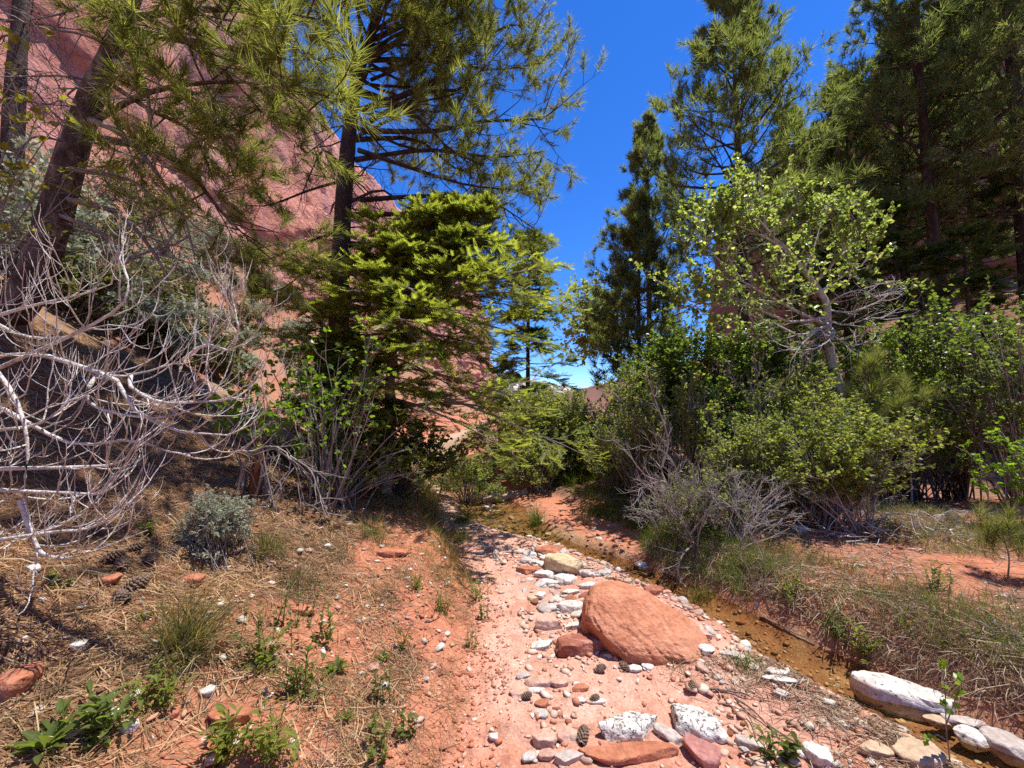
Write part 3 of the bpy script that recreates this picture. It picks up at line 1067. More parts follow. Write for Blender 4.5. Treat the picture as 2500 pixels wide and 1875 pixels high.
# pebbles and soil chips too many to count
def chips(name, mat, n, fx, smin, smax, seed, label, cat, flat=.45):
    r = R_(seed)
    V, F = ico(1)
    XY = np.array([fx(r) for k in range(n)])
    s = smin * (smax / smin) ** (r.random(n) ** 2)
    Z = height(XY[:, 0], XY[:, 1])
    ax = nrm(r.normal(size=(n, 3)) * np.array([.35, .35, 1]) * np.sign(r.random((n, 1)) + .01))
    sq = r.uniform(.45, 1.2, (n, 1, 3)) * np.array([1, 1, flat])
    TV = V[None] * sq * (1 + r.uniform(-.45, .35, (n, len(V), 1)))
    a = r.uniform(0, 6.3, n)
    ca, sa = np.cos(a)[:, None], np.sin(a)[:, None]
    X = TV[..., 0] * ca - TV[..., 1] * sa
    Y = TV[..., 0] * sa + TV[..., 1] * ca
    tl = r.normal(0, .25, (n, 1))
    ZZ = TV[..., 2] + X * tl
    P = np.stack([X, Y, ZZ], -1) * s[:, None, None] * .5 + np.stack([XY[:, 0], XY[:, 1], Z + s * .1], -1)[:, None]
    FF = F[None] + (np.arange(n) * len(V))[:, None, None]
    o = link(name, make_mesh(name, P.reshape(-1, 3), [FF.reshape(-1, 3)]), mat, kind='stuff')
    tag(o, label, cat)


def f_soil(r):
    while True:
        y = r.uniform(1.3, 4.6)
        x = xl_(y) + .25 - abs(r.normal(0, .75))
        if n2(x, y, 2.3, 2, 16) + r.uniform(-.5, .5) > -.15:
            return x, y


def f_grit(r):
    y = 1.5 + 6.5 * r.random() ** 1.3
    lo, hi = xl_(y) - .05, xs_(y) + .1
    return r.uniform(lo, hi), y


def f_rflat(r):
    y = r.uniform(2.2, 6)
    return xs_(y) + .5 + abs(r.normal(0, 1.6)), y


chips('soil_chips', M['chip'], 4200, f_soil, .008, .045, 5, 'loose red soil chips over the bare left slope', 'soil chips', .5)
chips('wash_pebbles', M['pebble'], 5200, f_grit, .008, .045, 6, 'loose pinkish pebbles covering the wash floor', 'pebbles', .6)
def f_litstone(r):
    y = r.uniform(1.4, 4.5)
    return max(xl_(y) - .2 - abs(r.normal(0, 1.3)), -1.35 * y), y


chips('litter_stones', M['litter_stone'], 800, f_litstone, .015, .085, 9, 'pale stone flakes lying in the needle litter', 'stone flakes', .35)
def f_bedp(r):
    y = r.uniform(1.5, 7.5)
    return xs_(y) + r.normal(0, .2 + .12 * (y > 5.4)), y


chips('bed_pebbles', M['bed_pebble'], 1500, f_bedp, .015, .06, 10, 'brown pebbles on the bed of the stream', 'pebbles', .6)
chips('wash_rubble', M['pebble'], 1500, f_wash, .03, .09, 12, 'dusty pink rubble over the wash floor', 'rubble', .45)
chips('bank_pebbles', M['pebble'], 700, f_rflat, .015, .06, 8, 'scattered pale pebbles on the right flat', 'pebbles', .6)
# ------------------------------------------------------------------ trees
import mathutils


def trunk_mesh(pts, r0, r1, K=70, S=18, seed=0, rough=.09, power=.8, flare=.35):
    p = catmull(pts, K)
    T = nrm(np.gradient(p, axis=0))
    ref = np.array([0.0, 1, 0])
    A = nrm(np.cross(T, ref))
    B = np.cross(T, A)
    t = np.linspace(0, 1, K)
    rad = r0 + (r1 - r0) * t ** power + flare * r0 * np.exp(-t * 22)
    th = np.arange(S) * 2 * math.pi / S
    ring = A[:, None] * np.cos(th)[None, :, None] + B[:, None] * np.sin(th)[None, :, None]
    base = p[:, None] + ring * rad[:, None, None]
    q = np.stack([np.cos(th)[None] * 3 + t[:, None] * 0, np.sin(th)[None] * 3 + t[:, None] * 0, (t * K * .22)[:, None] + th[None] * 0], -1)
    dsp = 1 + rough * fbm(q, 4, seed)
    V = p[:, None] + ring * (rad[:, None] * dsp)[..., None]
    i, j = np.meshgrid(np.arange(K - 1), np.arange(S), indexing='ij')
    j2 = (j + 1) % S
    Q = np.stack([i * S + j, i * S + j2, (i + 1) * S + j2, (i + 1) * S + j], -1).reshape(-1, 4)
    return V.reshape(-1, 3), Q, p, rad


def pine(label, base, pts, r0, r1, c0, c1, rfun, nb, seed, mat, bark, tn=28, nl=.17, nw=.0045, ns=6, nt=3, near=False, limbs=None, elev=(-.1, .9), dead=0, name='pine_tree',
         sfrac=.4, azr=None, up=.55, group=None, tstart=.3, lsc=.012, deadmat=None, dlen=1.0):
    """limbs: extra hand placed limb paths [(points, bearing)], bearing 1 = with needles"""
    r = R_(seed)
    root = empty(name, base)
    tag(root, label, 'tree', group)
    V, Q, p, rad = trunk_mesh(pts, r0, r1, seed=seed)
    MB().add(V, Q).build('trunk', bark, root, True)
    Hs = p[:, 2]
    P, D, L = [], [], []
    az = r.uniform(0, 6.28)
    for k in range(nb):
        t = c0 + (c1 - c0) * (k + r.random()) / nb
        az += 2.4 + r.normal(0, .3)
        a = az
        if azr is not None:
            a = azr[0] + (az % 6.283) / 6.283 * (azr[1] - azr[0])
        i = min(int(t * (len(p) - 1)), len(p) - 2)
        tc = (t - c0) / (c1 - c0)
        e = elev[0] + (elev[1] - elev[0]) * tc + r.normal(0, .12)
        P.append(p[i])
        D.append((math.cos(a) * math.cos(e), math.sin(a) * math.cos(e), math.sin(e)))
        L.append(rfun(tc) * r.uniform(.72, 1.12))
    K = 9
    P, D, L = np.array(P).reshape(-1, 3), np.array(D).reshape(-1, 3), np.array(L)
    Bp = grow(P, D, L, K, .07, (0, 0, up), r) if nb else np.zeros((0, K, 3))
    bear = np.ones(nb, bool)
    if limbs:
        lp = np.array([catmull(pp, K) for pp, b in limbs])
        ll = np.linalg.norm(np.diff(lp, axis=1), axis=-1).sum(-1)
        Bp = np.concatenate([Bp, lp])
        L = np.concatenate([L, ll])
        bear = np.concatenate([bear, np.array([bool(b) for _, b in limbs])])
    br = np.clip(L * lsc + .006, .006, r0 * .6)
    Pc, Dc, Lc, ic, tc_ = sprout(Bp, L, ns, tstart, 1, .85, .22, sfrac, r, .35, .45)
    Lc = np.maximum(Lc, .12)
    Sp = grow(Pc, Dc, Lc, 6, .12, (0, 0, up * .8), r)
    Pt, Dt, Lt, it, tt_ = sprout(Sp, Lc, nt, .25, 1, .75, .25, .55, r, .2, .4)
    Lt = np.maximum(Lt, .07)
    Tp = grow(Pt, Dt, Lt, 4, .12, (0, 0, .4), r)
    bt = ic[it]
    sr = np.clip(Lc * .011, .003, .02)
    tr = np.clip(Lt * .012, .002, .008)

    def twigs(sel_s, sel_t):
        mb = MB()
        if sel_s.any():
            mb.add(*tubes(Sp[sel_s] if near else Sp[sel_s][:, ::2], sr[sel_s], .002, 4 if near else 3))
        if sel_t.any() and near:
            mb.add(*tubes(Tp[sel_t][:, ::3], tr[sel_t], .0015, 3))
        return mb
    if near:
        for k in range(len(Bp)):
            bm_ = bark if bear[k] or deadmat is None else deadmat
            o = MB().add(*tubes(Bp[k:k + 1], br[k:k + 1], .004, 6)).build('branch', bm_, root, True)
            twigs(ic == k, bt == k).build('twigs', bm_, o, True, 'stuff')
    else:
        twigs(np.ones(len(Sp), bool), np.ones(len(Tp), bool)).add(*tubes(Bp, br, .004, 6)).build('branches', bark, root, True, 'stuff')
    # dead lower branches without needles
    if dead:
        tD = r.uniform(.08, min(.95, c0 + .15), dead)
        i = (tD * (len(p) - 1)).astype(int)
        a = r.uniform(0, 6.28, dead)
        e = r.normal(-.05, .2, dead)
        Dp = grow(p[i], np.stack([np.cos(a) * np.cos(e), np.sin(a) * np.cos(e), np.sin(e)], -1), dlen * r.uniform(.6, 1.7, dead), 8, .14, (0, 0, -.1), r)
        P1, D1, L1, i1, _ = sprout(Dp, dlen * 1.2, 6, .2, 1, .9, .3, .5, r, .2)
        S1 = grow(P1, D1, L1, 6, .18, (0, 0, .1), r)
        P2, D2, L2, i2, _ = sprout(S1, L1, 4, .2, 1, .8, .3, .6, r, .1)
        S2 = grow(P2, D2, L2, 4, .2, (0, 0, .1), r)
        for k in range(dead):
            o = MB().add(*tubes(Dp[k:k + 1], .014, .004, 5)).build('dead_branch', deadmat or M['twig_dark'], root, True)
            MB().add(*tubes(S1[i1 == k], .006, .002, 3)).add(*tubes(S2[i1[i2] == k], .003, .0012, 3)).build('twigs', deadmat or M['twig_dark'], o, True, 'stuff')
    ok_s, ok_t, ok_b = bear[ic], bear[bt], bear
    E = np.concatenate([Bp[ok_b][:, -1], Sp[ok_s][:, -1], Tp[ok_t][:, -1], Tp[ok_t][:, -2]])
    Dn = np.concatenate([Bp[ok_b][:, -1] - Bp[ok_b][:, -2], Sp[ok_s][:, -1] - Sp[ok_s][:, -2], Tp[ok_t][:, -1] - Tp[ok_t][:, -2], Tp[ok_t][:, -2] - Tp[ok_t][:, -3]])
    keep = r.random(len(E)) < .93
    V, F = needles(E[keep], Dn[keep] + np.array([0, 0, .03]), tn, nl, nw, r)
    MB().add(V, F).build('crown', mat, root, False, 'stuff')
    return root


def straight(px, Y, top_py, lean=(0, 0), dx=0.0):
    x = (px - 512) / FPX * Y
    b = on(x, Y, -.1)
    t = at(px, top_py, Y)
    h = t[2] - b[2]
    mid = b + np.array([lean[0] * .5 + dx, lean[1] * .5, h * .5])
    return b, [b, mid, b + np.array([lean[0], lean[1], h])], h


# leaning pine on the left: hand placed limbs carry the bright tufts over the cliff
b1 = on(-5.05, 3.85, -.15)
tp = [b1, at(35, 277, 3.85), at(83, 121, 3.8), at(122, 26, 3.75), at(150, -60, 3.7), at(170, -190, 3.7)]
A = lambda *l: [at(*q) for q in l]
limbs1 = [
    (A((88, 125, 3.80), (131, 100, 3.65), (175, 86, 3.50), (244, 82, 3.35), (290, 95, 3.25)), 1),
    (A((97, 137, 3.80), (173, 158, 3.65), (223, 214, 3.55), (250, 240, 3.50)), 1),
    (A((118, 30, 3.77), (180, 40, 3.50), (250, 55, 3.30), (325, 128, 3.20)), 1),
    (A((120, 20, 3.77), (190, 10, 3.50), (270, 12, 3.30), (335, 22, 3.20)), 1),
    (A((140, -30, 3.75), (200, -20, 3.50), (260, -5, 3.35), (310, 60, 3.20)), 1),
    (A((128, 10, 3.77), (170, 30, 3.55), (215, 62, 3.40), (262, 112, 3.25)), 1),
    (A((110, 60, 3.80), (160, 70, 3.65), (200, 110, 3.55), (232, 150, 3.45)), 1),
    (A((105, 80, 3.80), (150, 110, 3.65), (190, 130, 3.55), (212, 175, 3.45)), 1),
    (A((150, -60, 3.75), (150, -30, 3.40), (190, 5, 3.20), (235, 35, 3.10)), 1),
    (A((140, -20, 3.75), (110, -20, 3.50), (70, 10, 3.30), (30, 20, 3.20)), 0),
    (A((70, 200, 3.80), (120, 215, 3.60), (160, 262, 3.45), (172, 300, 3.40)), 0),
    (A((60, 215, 3.80), (110, 240, 3.60), (130, 290, 3.45)), 0),
    (A((95, 110, 3.80), (60, 60, 3.60), (40, 30, 3.40)), 0),
    (A((80, 140, 3.80), (50, 110, 3.65), (10, 90, 3.55)), 0),
    (A((90, 120, 3.80), (130, 140, 3.50), (180, 210, 3.35), (195, 260, 3.30)), 0),
    (A((75, 170, 3.80), (110, 175, 3.60), (145, 190, 3.45), (175, 250, 3.40)), 0),
    (A((110, 60, 3.80), (140, 75, 3.50), (150, 120, 3.35), (140, 170, 3.30)), 0),
]
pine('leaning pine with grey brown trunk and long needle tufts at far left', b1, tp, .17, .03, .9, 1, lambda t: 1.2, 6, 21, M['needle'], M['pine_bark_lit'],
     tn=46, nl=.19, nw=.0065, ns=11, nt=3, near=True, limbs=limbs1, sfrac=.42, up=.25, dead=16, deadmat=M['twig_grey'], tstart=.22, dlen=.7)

# tall pine left of centre
b2 = on(-2.45 * 1.12, 5.6 * 1.12, -.1)
tp = [b2, at(340, 285, 6.27), at(347, 156, 6.27), at(357, 78, 6.27), at(372, 30, 6.27), at(388, -60, 6.27), at(395, -190, 6.27)]
limbs2 = [
    (A((363, 57, 6.27), (404, 31, 6.33), (451, 22, 5.99), (478, -5, 5.88)), 1),
    (A((371, 80, 6.27), (406, 64, 6.44), (434, 40, 6.22), (459, 15, 6.10)), 1),
    (A((370, 121, 6.27), (426, 92, 6.44), (458, 90, 6.22), (484, 68, 6.10), (510, 40, 5.99)), 1),
    (A((364, 131, 6.27), (436, 131, 6.44), (484, 121, 6.22), (541, 119, 6.10), (558, 104, 6.10)), 1),
    (A((362, 110, 6.27), (432, 83, 6.61), (464, 50, 6.83), (510, 25, 6.94), (537, 30, 6.94)), 1),
    (A((360, 200, 6.27), (436, 196, 6.55), (494, 204, 6.33), (533, 228, 6.22)), 1),
    (A((355, 160, 6.27), (426, 150, 6.66), (494, 157, 6.55), (539, 152, 6.44)), 1),
    (A((358, 150, 6.27), (417, 170, 6.33), (468, 185, 5.99), (522, 190, 5.88)), 1),
    (A((372, 40, 6.27), (426, 15, 6.50), (484, -10, 6.72), (533, -5, 6.72)), 1),
    (A((372, 60, 6.27), (434, 60, 6.61), (493, 70, 6.72), (545, 62, 6.72)), 1),
    (A((352, 140, 6.27), (417, 140, 6.94), (459, 170, 7.39), (510, 175, 7.62)), 1),
    (A((380, 0, 6.27), (426, -40, 6.44), (476, -50, 6.33), (526, -30, 6.22)), 1),
    (A((385, -40, 6.27), (434, -90, 6.66), (484, -80, 6.44), (535, -60, 6.33)), 1),
    (A((360, 90, 6.27), (409, 110, 6.10), (451, 150, 5.88), (484, 165, 5.77)), 1),
    (A((345, 180, 6.27), (310, 190, 6.44), (270, 205, 6.22), (245, 205, 6.10)), 1),
    (A((342, 230, 6.27), (300, 245, 6.33), (262, 262, 6.10), (235, 262, 5.99)), 1),
    (A((343, 250, 6.27), (310, 268, 6.44), (280, 290, 6.22), (255, 292, 6.10)), 1),
    (A((350, 215, 6.27), (417, 215, 6.83), (468, 225, 7.28), (528, 262, 7.62)), 1),
    (A((350, 245, 6.27), (426, 245, 6.94), (484, 255, 7.39), (525, 285, 7.62)), 1),
    (A((365, 70, 6.27), (340, 30, 6.44), (320, -10, 6.22), (330, -50, 6.10)), 1),
    (A((362, 80, 6.27), (335, 60, 6.27), (315, 20, 6.38), (300, -20, 6.50)), 1),
    (A((348, 175, 6.27), (325, 150, 6.33), (312, 170, 5.99), (300, 200, 5.88)), 0),
    (A((345, 205, 6.27), (380, 190, 6.33), (409, 205, 6.10), (434, 190, 5.99)), 0),
    (A((350, 140, 6.27), (390, 120, 6.33), (421, 110, 6.10), (442, 130, 5.99)), 0),
]
pine('tall pine with dark trunk and wide crown above the yellow green fir', b2, tp, .18, .03, .4, .98, lambda t: 2.5 - 1.2 * t, 46, 22, M['needle'], M['pine_bark'],
     tn=36, nl=.17, nw=.0085, ns=12, nt=3, azr=(-1.9, 1.5), near=True, limbs=limbs2, sfrac=.36, up=.35, dead=44, deadmat=M['twig_dark'], tstart=.3, dlen=.75)

cone_ = lambda R: (lambda t: R * (1.0 - .8 * t) * (.75 + .5 * min(1, t * 4)))
PINES = [
    # px, Y, top, R, r0, c0, nb, label
    (745, 10, -35, 2.5, .19, .38, 78, 'tallest pine of the right bank, its tip cut by the top edge'),
    (652, 14, 124, 2.4, .15, .25, 64, 'slim pine left of the tallest right bank pine'),
    (643, 11, 204, 1.5, .1, .2, 50, 'young dark pine nearest to the open sky gap'),
    (908, 11.5, 20, 2.6, .16, .3, 66, 'pine rising in front of the shaded cliff\'s upper edge'),
    (950, 10, -110, 2.8, .2, .35, 70, 'pine with dark bare trunk right of the cottonwood, tip out of frame'),
    (1040, 9.5, -200, 3.2, .24, .3, 66, 'large pine hanging into the upper right corner'),
    (852, 13, 78, 2.3, .16, .25, 60, 'pine farther back between the tallest pine and the shaded cliff'),
    (800, 14.5, 112, 2.3, .16, .2, 56, 'distant pine behind the cottonwood\'s top'),
    (992, 13, -20, 2.8, .17, .25, 60, 'pine behind the corner pine against the dark cliff'),
]
for k, (px, Y, top, R, r0, c0, nb, lb) in enumerate(PINES):
    b, pts, h = straight(px, Y, top, (R_(k).normal(0, .2), 0), R_(k + 50).normal(0, .12))
    pine(lb, b, pts, r0, .02, c0, .99, cone_(R), nb, 60 + k, M['needle_dark'], M['pine_bark'], tn=15 if Y < 11 else 11, nl=.22, nw=.017 if Y < 11 else .024,
         ns=8, nt=4, elev=(-.05, 1.0), sfrac=.42, dead=0)


def spray_template(pairs, w=.055, l=.24, lift=.05):
    V, F = [], []
    for k in range(pairs):
        y = (k + .5) / pairs
        for s in (-1, 1):
            i = len(V)
            ll = l * (1 - .35 * y)
            V += [(0, y - w, 0), (0, y + w, 0), (s * ll, y + ll * .75, lift)]
            F.append((i, i + 1, i + 2))
    return np.array(V), np.array(F)


SPRAY = spray_template(6, .075, .27)
SPRAY_NEW = spray_template(6, .085, .3, .1)


def fir(label, base, pts, r0, R, nb, seed, old, new, near=False, pnew=.3, size=.11, c0=.06, droop=-.35, front=1.0, right=0.0):
    r = R_(seed)
    root = empty('fir_tree', base)
    tag(root, label, 'tree')
    V, Q, p, rad = trunk_mesh(pts, r0, .012, seed=seed, S=12, K=50)
    MB().add(V, Q).build('trunk', M['twig_grey'] if near else M['pine_bark'], root, True)
    P, D, L = [], [], []
    az = 0
    for k in range(nb):
        t = c0 + (1 - c0) * (k + r.random()) / nb * .985
        az += 2.4 + r.normal(0, .35)
        i = min(int(t * (len(p) - 1)), len(p) - 2)
        e = -.12 + .75 * t ** 1.5 + r.normal(0, .1)
        P.append(p[i])
        D.append((math.cos(az) * math.cos(e), math.sin(az) * math.cos(e), math.sin(e)))
        L.append((R * (1 - t) ** .75 + .12) * r.uniform(.45, 1.2) * (1 - (1 - front) * max(0, -math.sin(az))) * (1 + right * max(0, math.cos(az))))
    P, D, L = np.array(P), np.array(D), np.array(L)
    Bp = grow(P, D, L, 9, .05, (0, 0, droop), r)
    P1, D1, L1, i1, _ = sprout(Bp, L, 11 if near else 8, .15, 1, .85, .12, .45, r, .62, .6)
    L1 = np.maximum(L1, .1)
    S1 = grow(P1, D1, L1, 6, .07, (0, 0, -.1), r)
    P2, D2, L2, i2, _ = sprout(S1, L1, 5, .2, 1, .8, .12, .5, r, .85, .5)
    L2 = np.maximum(L2, .07)
    S2 = grow(P2, D2, L2, 4, .07, (0, 0, .05), r)
    rb = np.clip(L * .011, .004, .03)

    def wood(b, s):
        mb = MB()
        if b.any():
            mb.add(*tubes(Bp[b], rb[b], .003, 5))
        if s.any():
            mb.add(*tubes(S1[s], .005, .0018, 3))
        return mb
    if near:
        for k in range(nb):
            o = wood(np.arange(nb) == k, i1 < 0).build('branch', M['twig_grey'], root, True)
            wood(np.arange(nb) < 0, i1 == k).build('twigs', M['twig_grey'], o, True, 'stuff')
    else:
        wood(np.ones(nb, bool), np.ones(len(S1), bool)).build('branches', M['twig_dark'], root, True, 'stuff')
    o_, n_ = MB(), MB()

    def put(paths, ts, tip):
        for t in ts:
            idx = np.arange(len(paths))
            q, d = along(paths, idx, np.full(len(paths), t) * r.uniform(.9, 1, len(paths)))
            nn = np.array([0, 0, 1.0]) + r.normal(0, .35, (len(q), 3))
            d = d + r.normal(0, .18, d.shape)
            m = r.random(len(q)) < (pnew if tip else pnew * .12)
            sz = size * r.uniform(.8, 1.3, len(q))
            if (~m).any():
                o_.add(*inst(SPRAY, q[~m], d[~m], nn[~m], sz[~m]))
            if m.any():
                n_.add(*inst(SPRAY_NEW, q[m], d[m] + np.array([0, 0, .15]), nn[m], sz[m] * .9))
    put(S2, (.1, .55), False)
    put(S2, (.98,), True)
    put(S1, (.3, .6), False)
    put(S1, (.98,), True)
    put(Bp, (.97,), True)
    o_.build('crown', old, root, False, 'stuff')
    n_.build('new_growth', new, root, False, 'stuff')
    return root


YF = 5.5
bF = on((388 - 512) / FPX * YF, YF, -.05)
fir('yellow green fir with drooping layered branches beside the stream', bF, [bF, at(395, 330, YF), at(425, 265, YF), at(460, 208, YF)], .085, 2.5, 135, 31, M['fir_old'], M['fir_new'], True, .8, .13, .16, front=.5, right=.35)
bF = on((528 - 512) / FPX * 11, 11, -.05)
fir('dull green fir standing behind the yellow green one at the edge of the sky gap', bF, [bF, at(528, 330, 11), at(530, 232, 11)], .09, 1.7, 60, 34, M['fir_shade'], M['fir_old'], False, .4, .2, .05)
bF = on((345 - 512) / FPX * 5.2, 5.2, -.05)
fir('low young fir at the left foot of the yellow green fir', bF, [bF, at(344, 400, 5.2), at(340, 335, 5.2)], .04, 1.15, 46, 33, M['fir_old'], M['fir_new'], True, .7, .12, .05, front=.5)
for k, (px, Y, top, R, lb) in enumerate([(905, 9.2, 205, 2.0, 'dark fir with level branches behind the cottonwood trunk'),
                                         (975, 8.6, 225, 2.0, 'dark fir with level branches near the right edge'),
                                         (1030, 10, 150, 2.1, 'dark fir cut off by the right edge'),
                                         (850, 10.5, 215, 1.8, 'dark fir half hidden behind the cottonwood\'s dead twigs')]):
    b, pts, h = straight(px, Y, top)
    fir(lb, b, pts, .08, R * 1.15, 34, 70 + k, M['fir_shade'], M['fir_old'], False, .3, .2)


# ------------------------------------------------------------------ broadleaved trees and bushes
def leafset(paths, n, size, r, t0=.15, spread=.7, upn=.8):
    idx = np.repeat(np.arange(len(paths)), n)
    P, T = along(paths, idx, r.uniform(t0, 1, len(idx)))
    D = T + r.normal(0, spread, T.shape) + np.array([0, 0, -.15])
    N = r.normal(0, .6, T.shape) + np.array([0, 0, upn])
    return P, D, N, size * r.uniform(.6, 1.2, len(idx))


def bush(label, base, center, radii, nst, leafm, twigm, seed, nsec=5, nter=3, nleaf=3, lsize=.03, tmpl=LEAF4, cat='bush', name='bush', group=None, shell=.45, lump=.35, r0=.012,
         wander=.09, trunk=None, leaf_parts=0, spread=.1, secf=.32, bare=0.0, up=.3, leaf_t0=.15):
    r = R_(seed)
    base, center, radii = np.array(base, float), np.array(center, float), np.array(radii, float)
    far = center[1]
    root = empty(name, base)
    tag(root, label, cat, group)
    d = nrm(r.normal(size=(nst, 3)))
    d[:, 2] = np.where(d[:, 2] < -.55, -d[:, 2], d[:, 2])
    rad = (shell + (1 - shell) * r.random(nst) ** .6) * (1 + lump * fbm(d * 1.8 + seed, 3, seed))
    tgt = center + d * rad[:, None] * radii
    zg = height(tgt[:, 0], tgt[:, 1]) + .03
    tgt[:, 2] = np.maximum(tgt[:, 2], zg)
    if trunk is not None:
        V, Q, p, tr = trunk_mesh(trunk, r0, r0 * .35, K=36, S=10, seed=seed, flare=.3)
        MB().add(V, Q).build('trunk', twigm, root, True)
        i = np.clip((r.uniform(.45, 1, nst) * len(p)).astype(int), 0, len(p) - 1)
        st = p[i]
        rs = r0 * .3
    else:
        st = base + r.normal(0, spread, (nst, 3)) * np.array([1, 1, 0])
        st[:, 2] = height(st[:, 0], st[:, 1]) - .03
        rs = r0
    ctrl = st * .5 + tgt * .5 + np.array([0, 0, 1.0]) * (np.linalg.norm(tgt - st, axis=1) * .18)[:, None] + r.normal(0, .06, (nst, 3)) * np.linalg.norm(tgt - st, axis=1)[:, None]
    t = np.linspace(0, 1, 8)[None, :, None]
    S0 = st[:, None] * (1 - t) ** 2 + 2 * ctrl[:, None] * t * (1 - t) + tgt[:, None] * t ** 2
    L0 = np.linalg.norm(tgt - st, axis=1)
    S0 = S0 + (r.normal(0, .012, S0.shape) * L0[:, None, None]) * np.sin(np.linspace(0, math.pi, 8))[None, :, None]
    Lm = np.minimum(L0, np.mean(radii) * 1.6)
    P1, D1, L1, i1, t1 = sprout(S0, Lm, nsec, .4, 1, .75, .25, secf, r, 0, .35)
    S1 = grow(P1, D1, L1, 5, wander, (0, 0, up), r)
    P2, D2, L2, i2, t2 = sprout(S1, L1, nter, .2, 1, .75, .3, .5, r, 0, .4)
    S2 = grow(P2, D2, L2, 4, wander, (0, 0, up), r)
    mb = MB().add(*tubes(S0[:, [0, 2, 4, 6, 7]], np.clip(L0 * .009, .003, rs), .002, 3 if far > 4.5 else 5)).add(*tubes(S1[:, ::2], np.clip(L1 * .01, .0015, rs * .5), .001, 3))
    if far < 6.3:
        mb.add(*tubes(S2[:, ::3], .0018, .0008, 3))
    mb.build('stems', twigm, root, True, 'stuff')
    if leafm is not None and nleaf:
        keep = r.random(len(S2)) >= bare
        a = leafset(S2[keep], nleaf, lsize, r, leaf_t0)
        b = leafset(S1[r.random(len(S1)) >= bare], max(1, nleaf - 1), lsize, r, .4)
        P, D, N, s = [np.concatenate(q) for q in zip(a, b)]
        D[:, 2] *= .7
        if leaf_parts:
            x = nrm(D)
            dist = np.linalg.norm(P + nrm(D) * s[:, None] * .5 - EYE, axis=1)
            order = np.argsort(dist / s)
            sel, rest = order[:leaf_parts], order[leaf_parts:]
            me = leaf_me(tmpl, leafm)
            place_leaves(me, P[sel], D[sel], N[sel], s[sel], root, base)
            P, D, N, s = P[rest], D[rest], N[rest], s[rest]
        if len(P):
            MB().add(*inst(tmpl, P, D, N, s)).build('foliage', leafm, root, False, 'stuff')
    return root


_lm = {}


def leaf_me(tmpl, mat):
    key = (id(tmpl[0]), mat.name)
    if key not in _lm:
        me = make_mesh('leaf', tmpl[0], [tmpl[1]])
        me.materials.append(mat)
        _lm[key] = me
    return _lm[key]


def place_leaves(me, P, D, N, s, root, base):
    x, y, z = basis(D, N)
    for k in range(len(P)):
        o = bpy.data.objects.new('leaf', me)
        COL.objects.link(o)
        o.parent = root
        q = P[k] - base
        sc = s[k]
        o.matrix_basis = mathutils.Matrix(((x[k, 0] * sc, y[k, 0] * sc, z[k, 0] * sc, q[0]), (x[k, 1] * sc, y[k, 1] * sc, z[k, 1] * sc, q[1]),
                                           (x[k, 2] * sc, y[k, 2] * sc, z[k, 2] * sc, q[2]), (0, 0, 0, 1)))


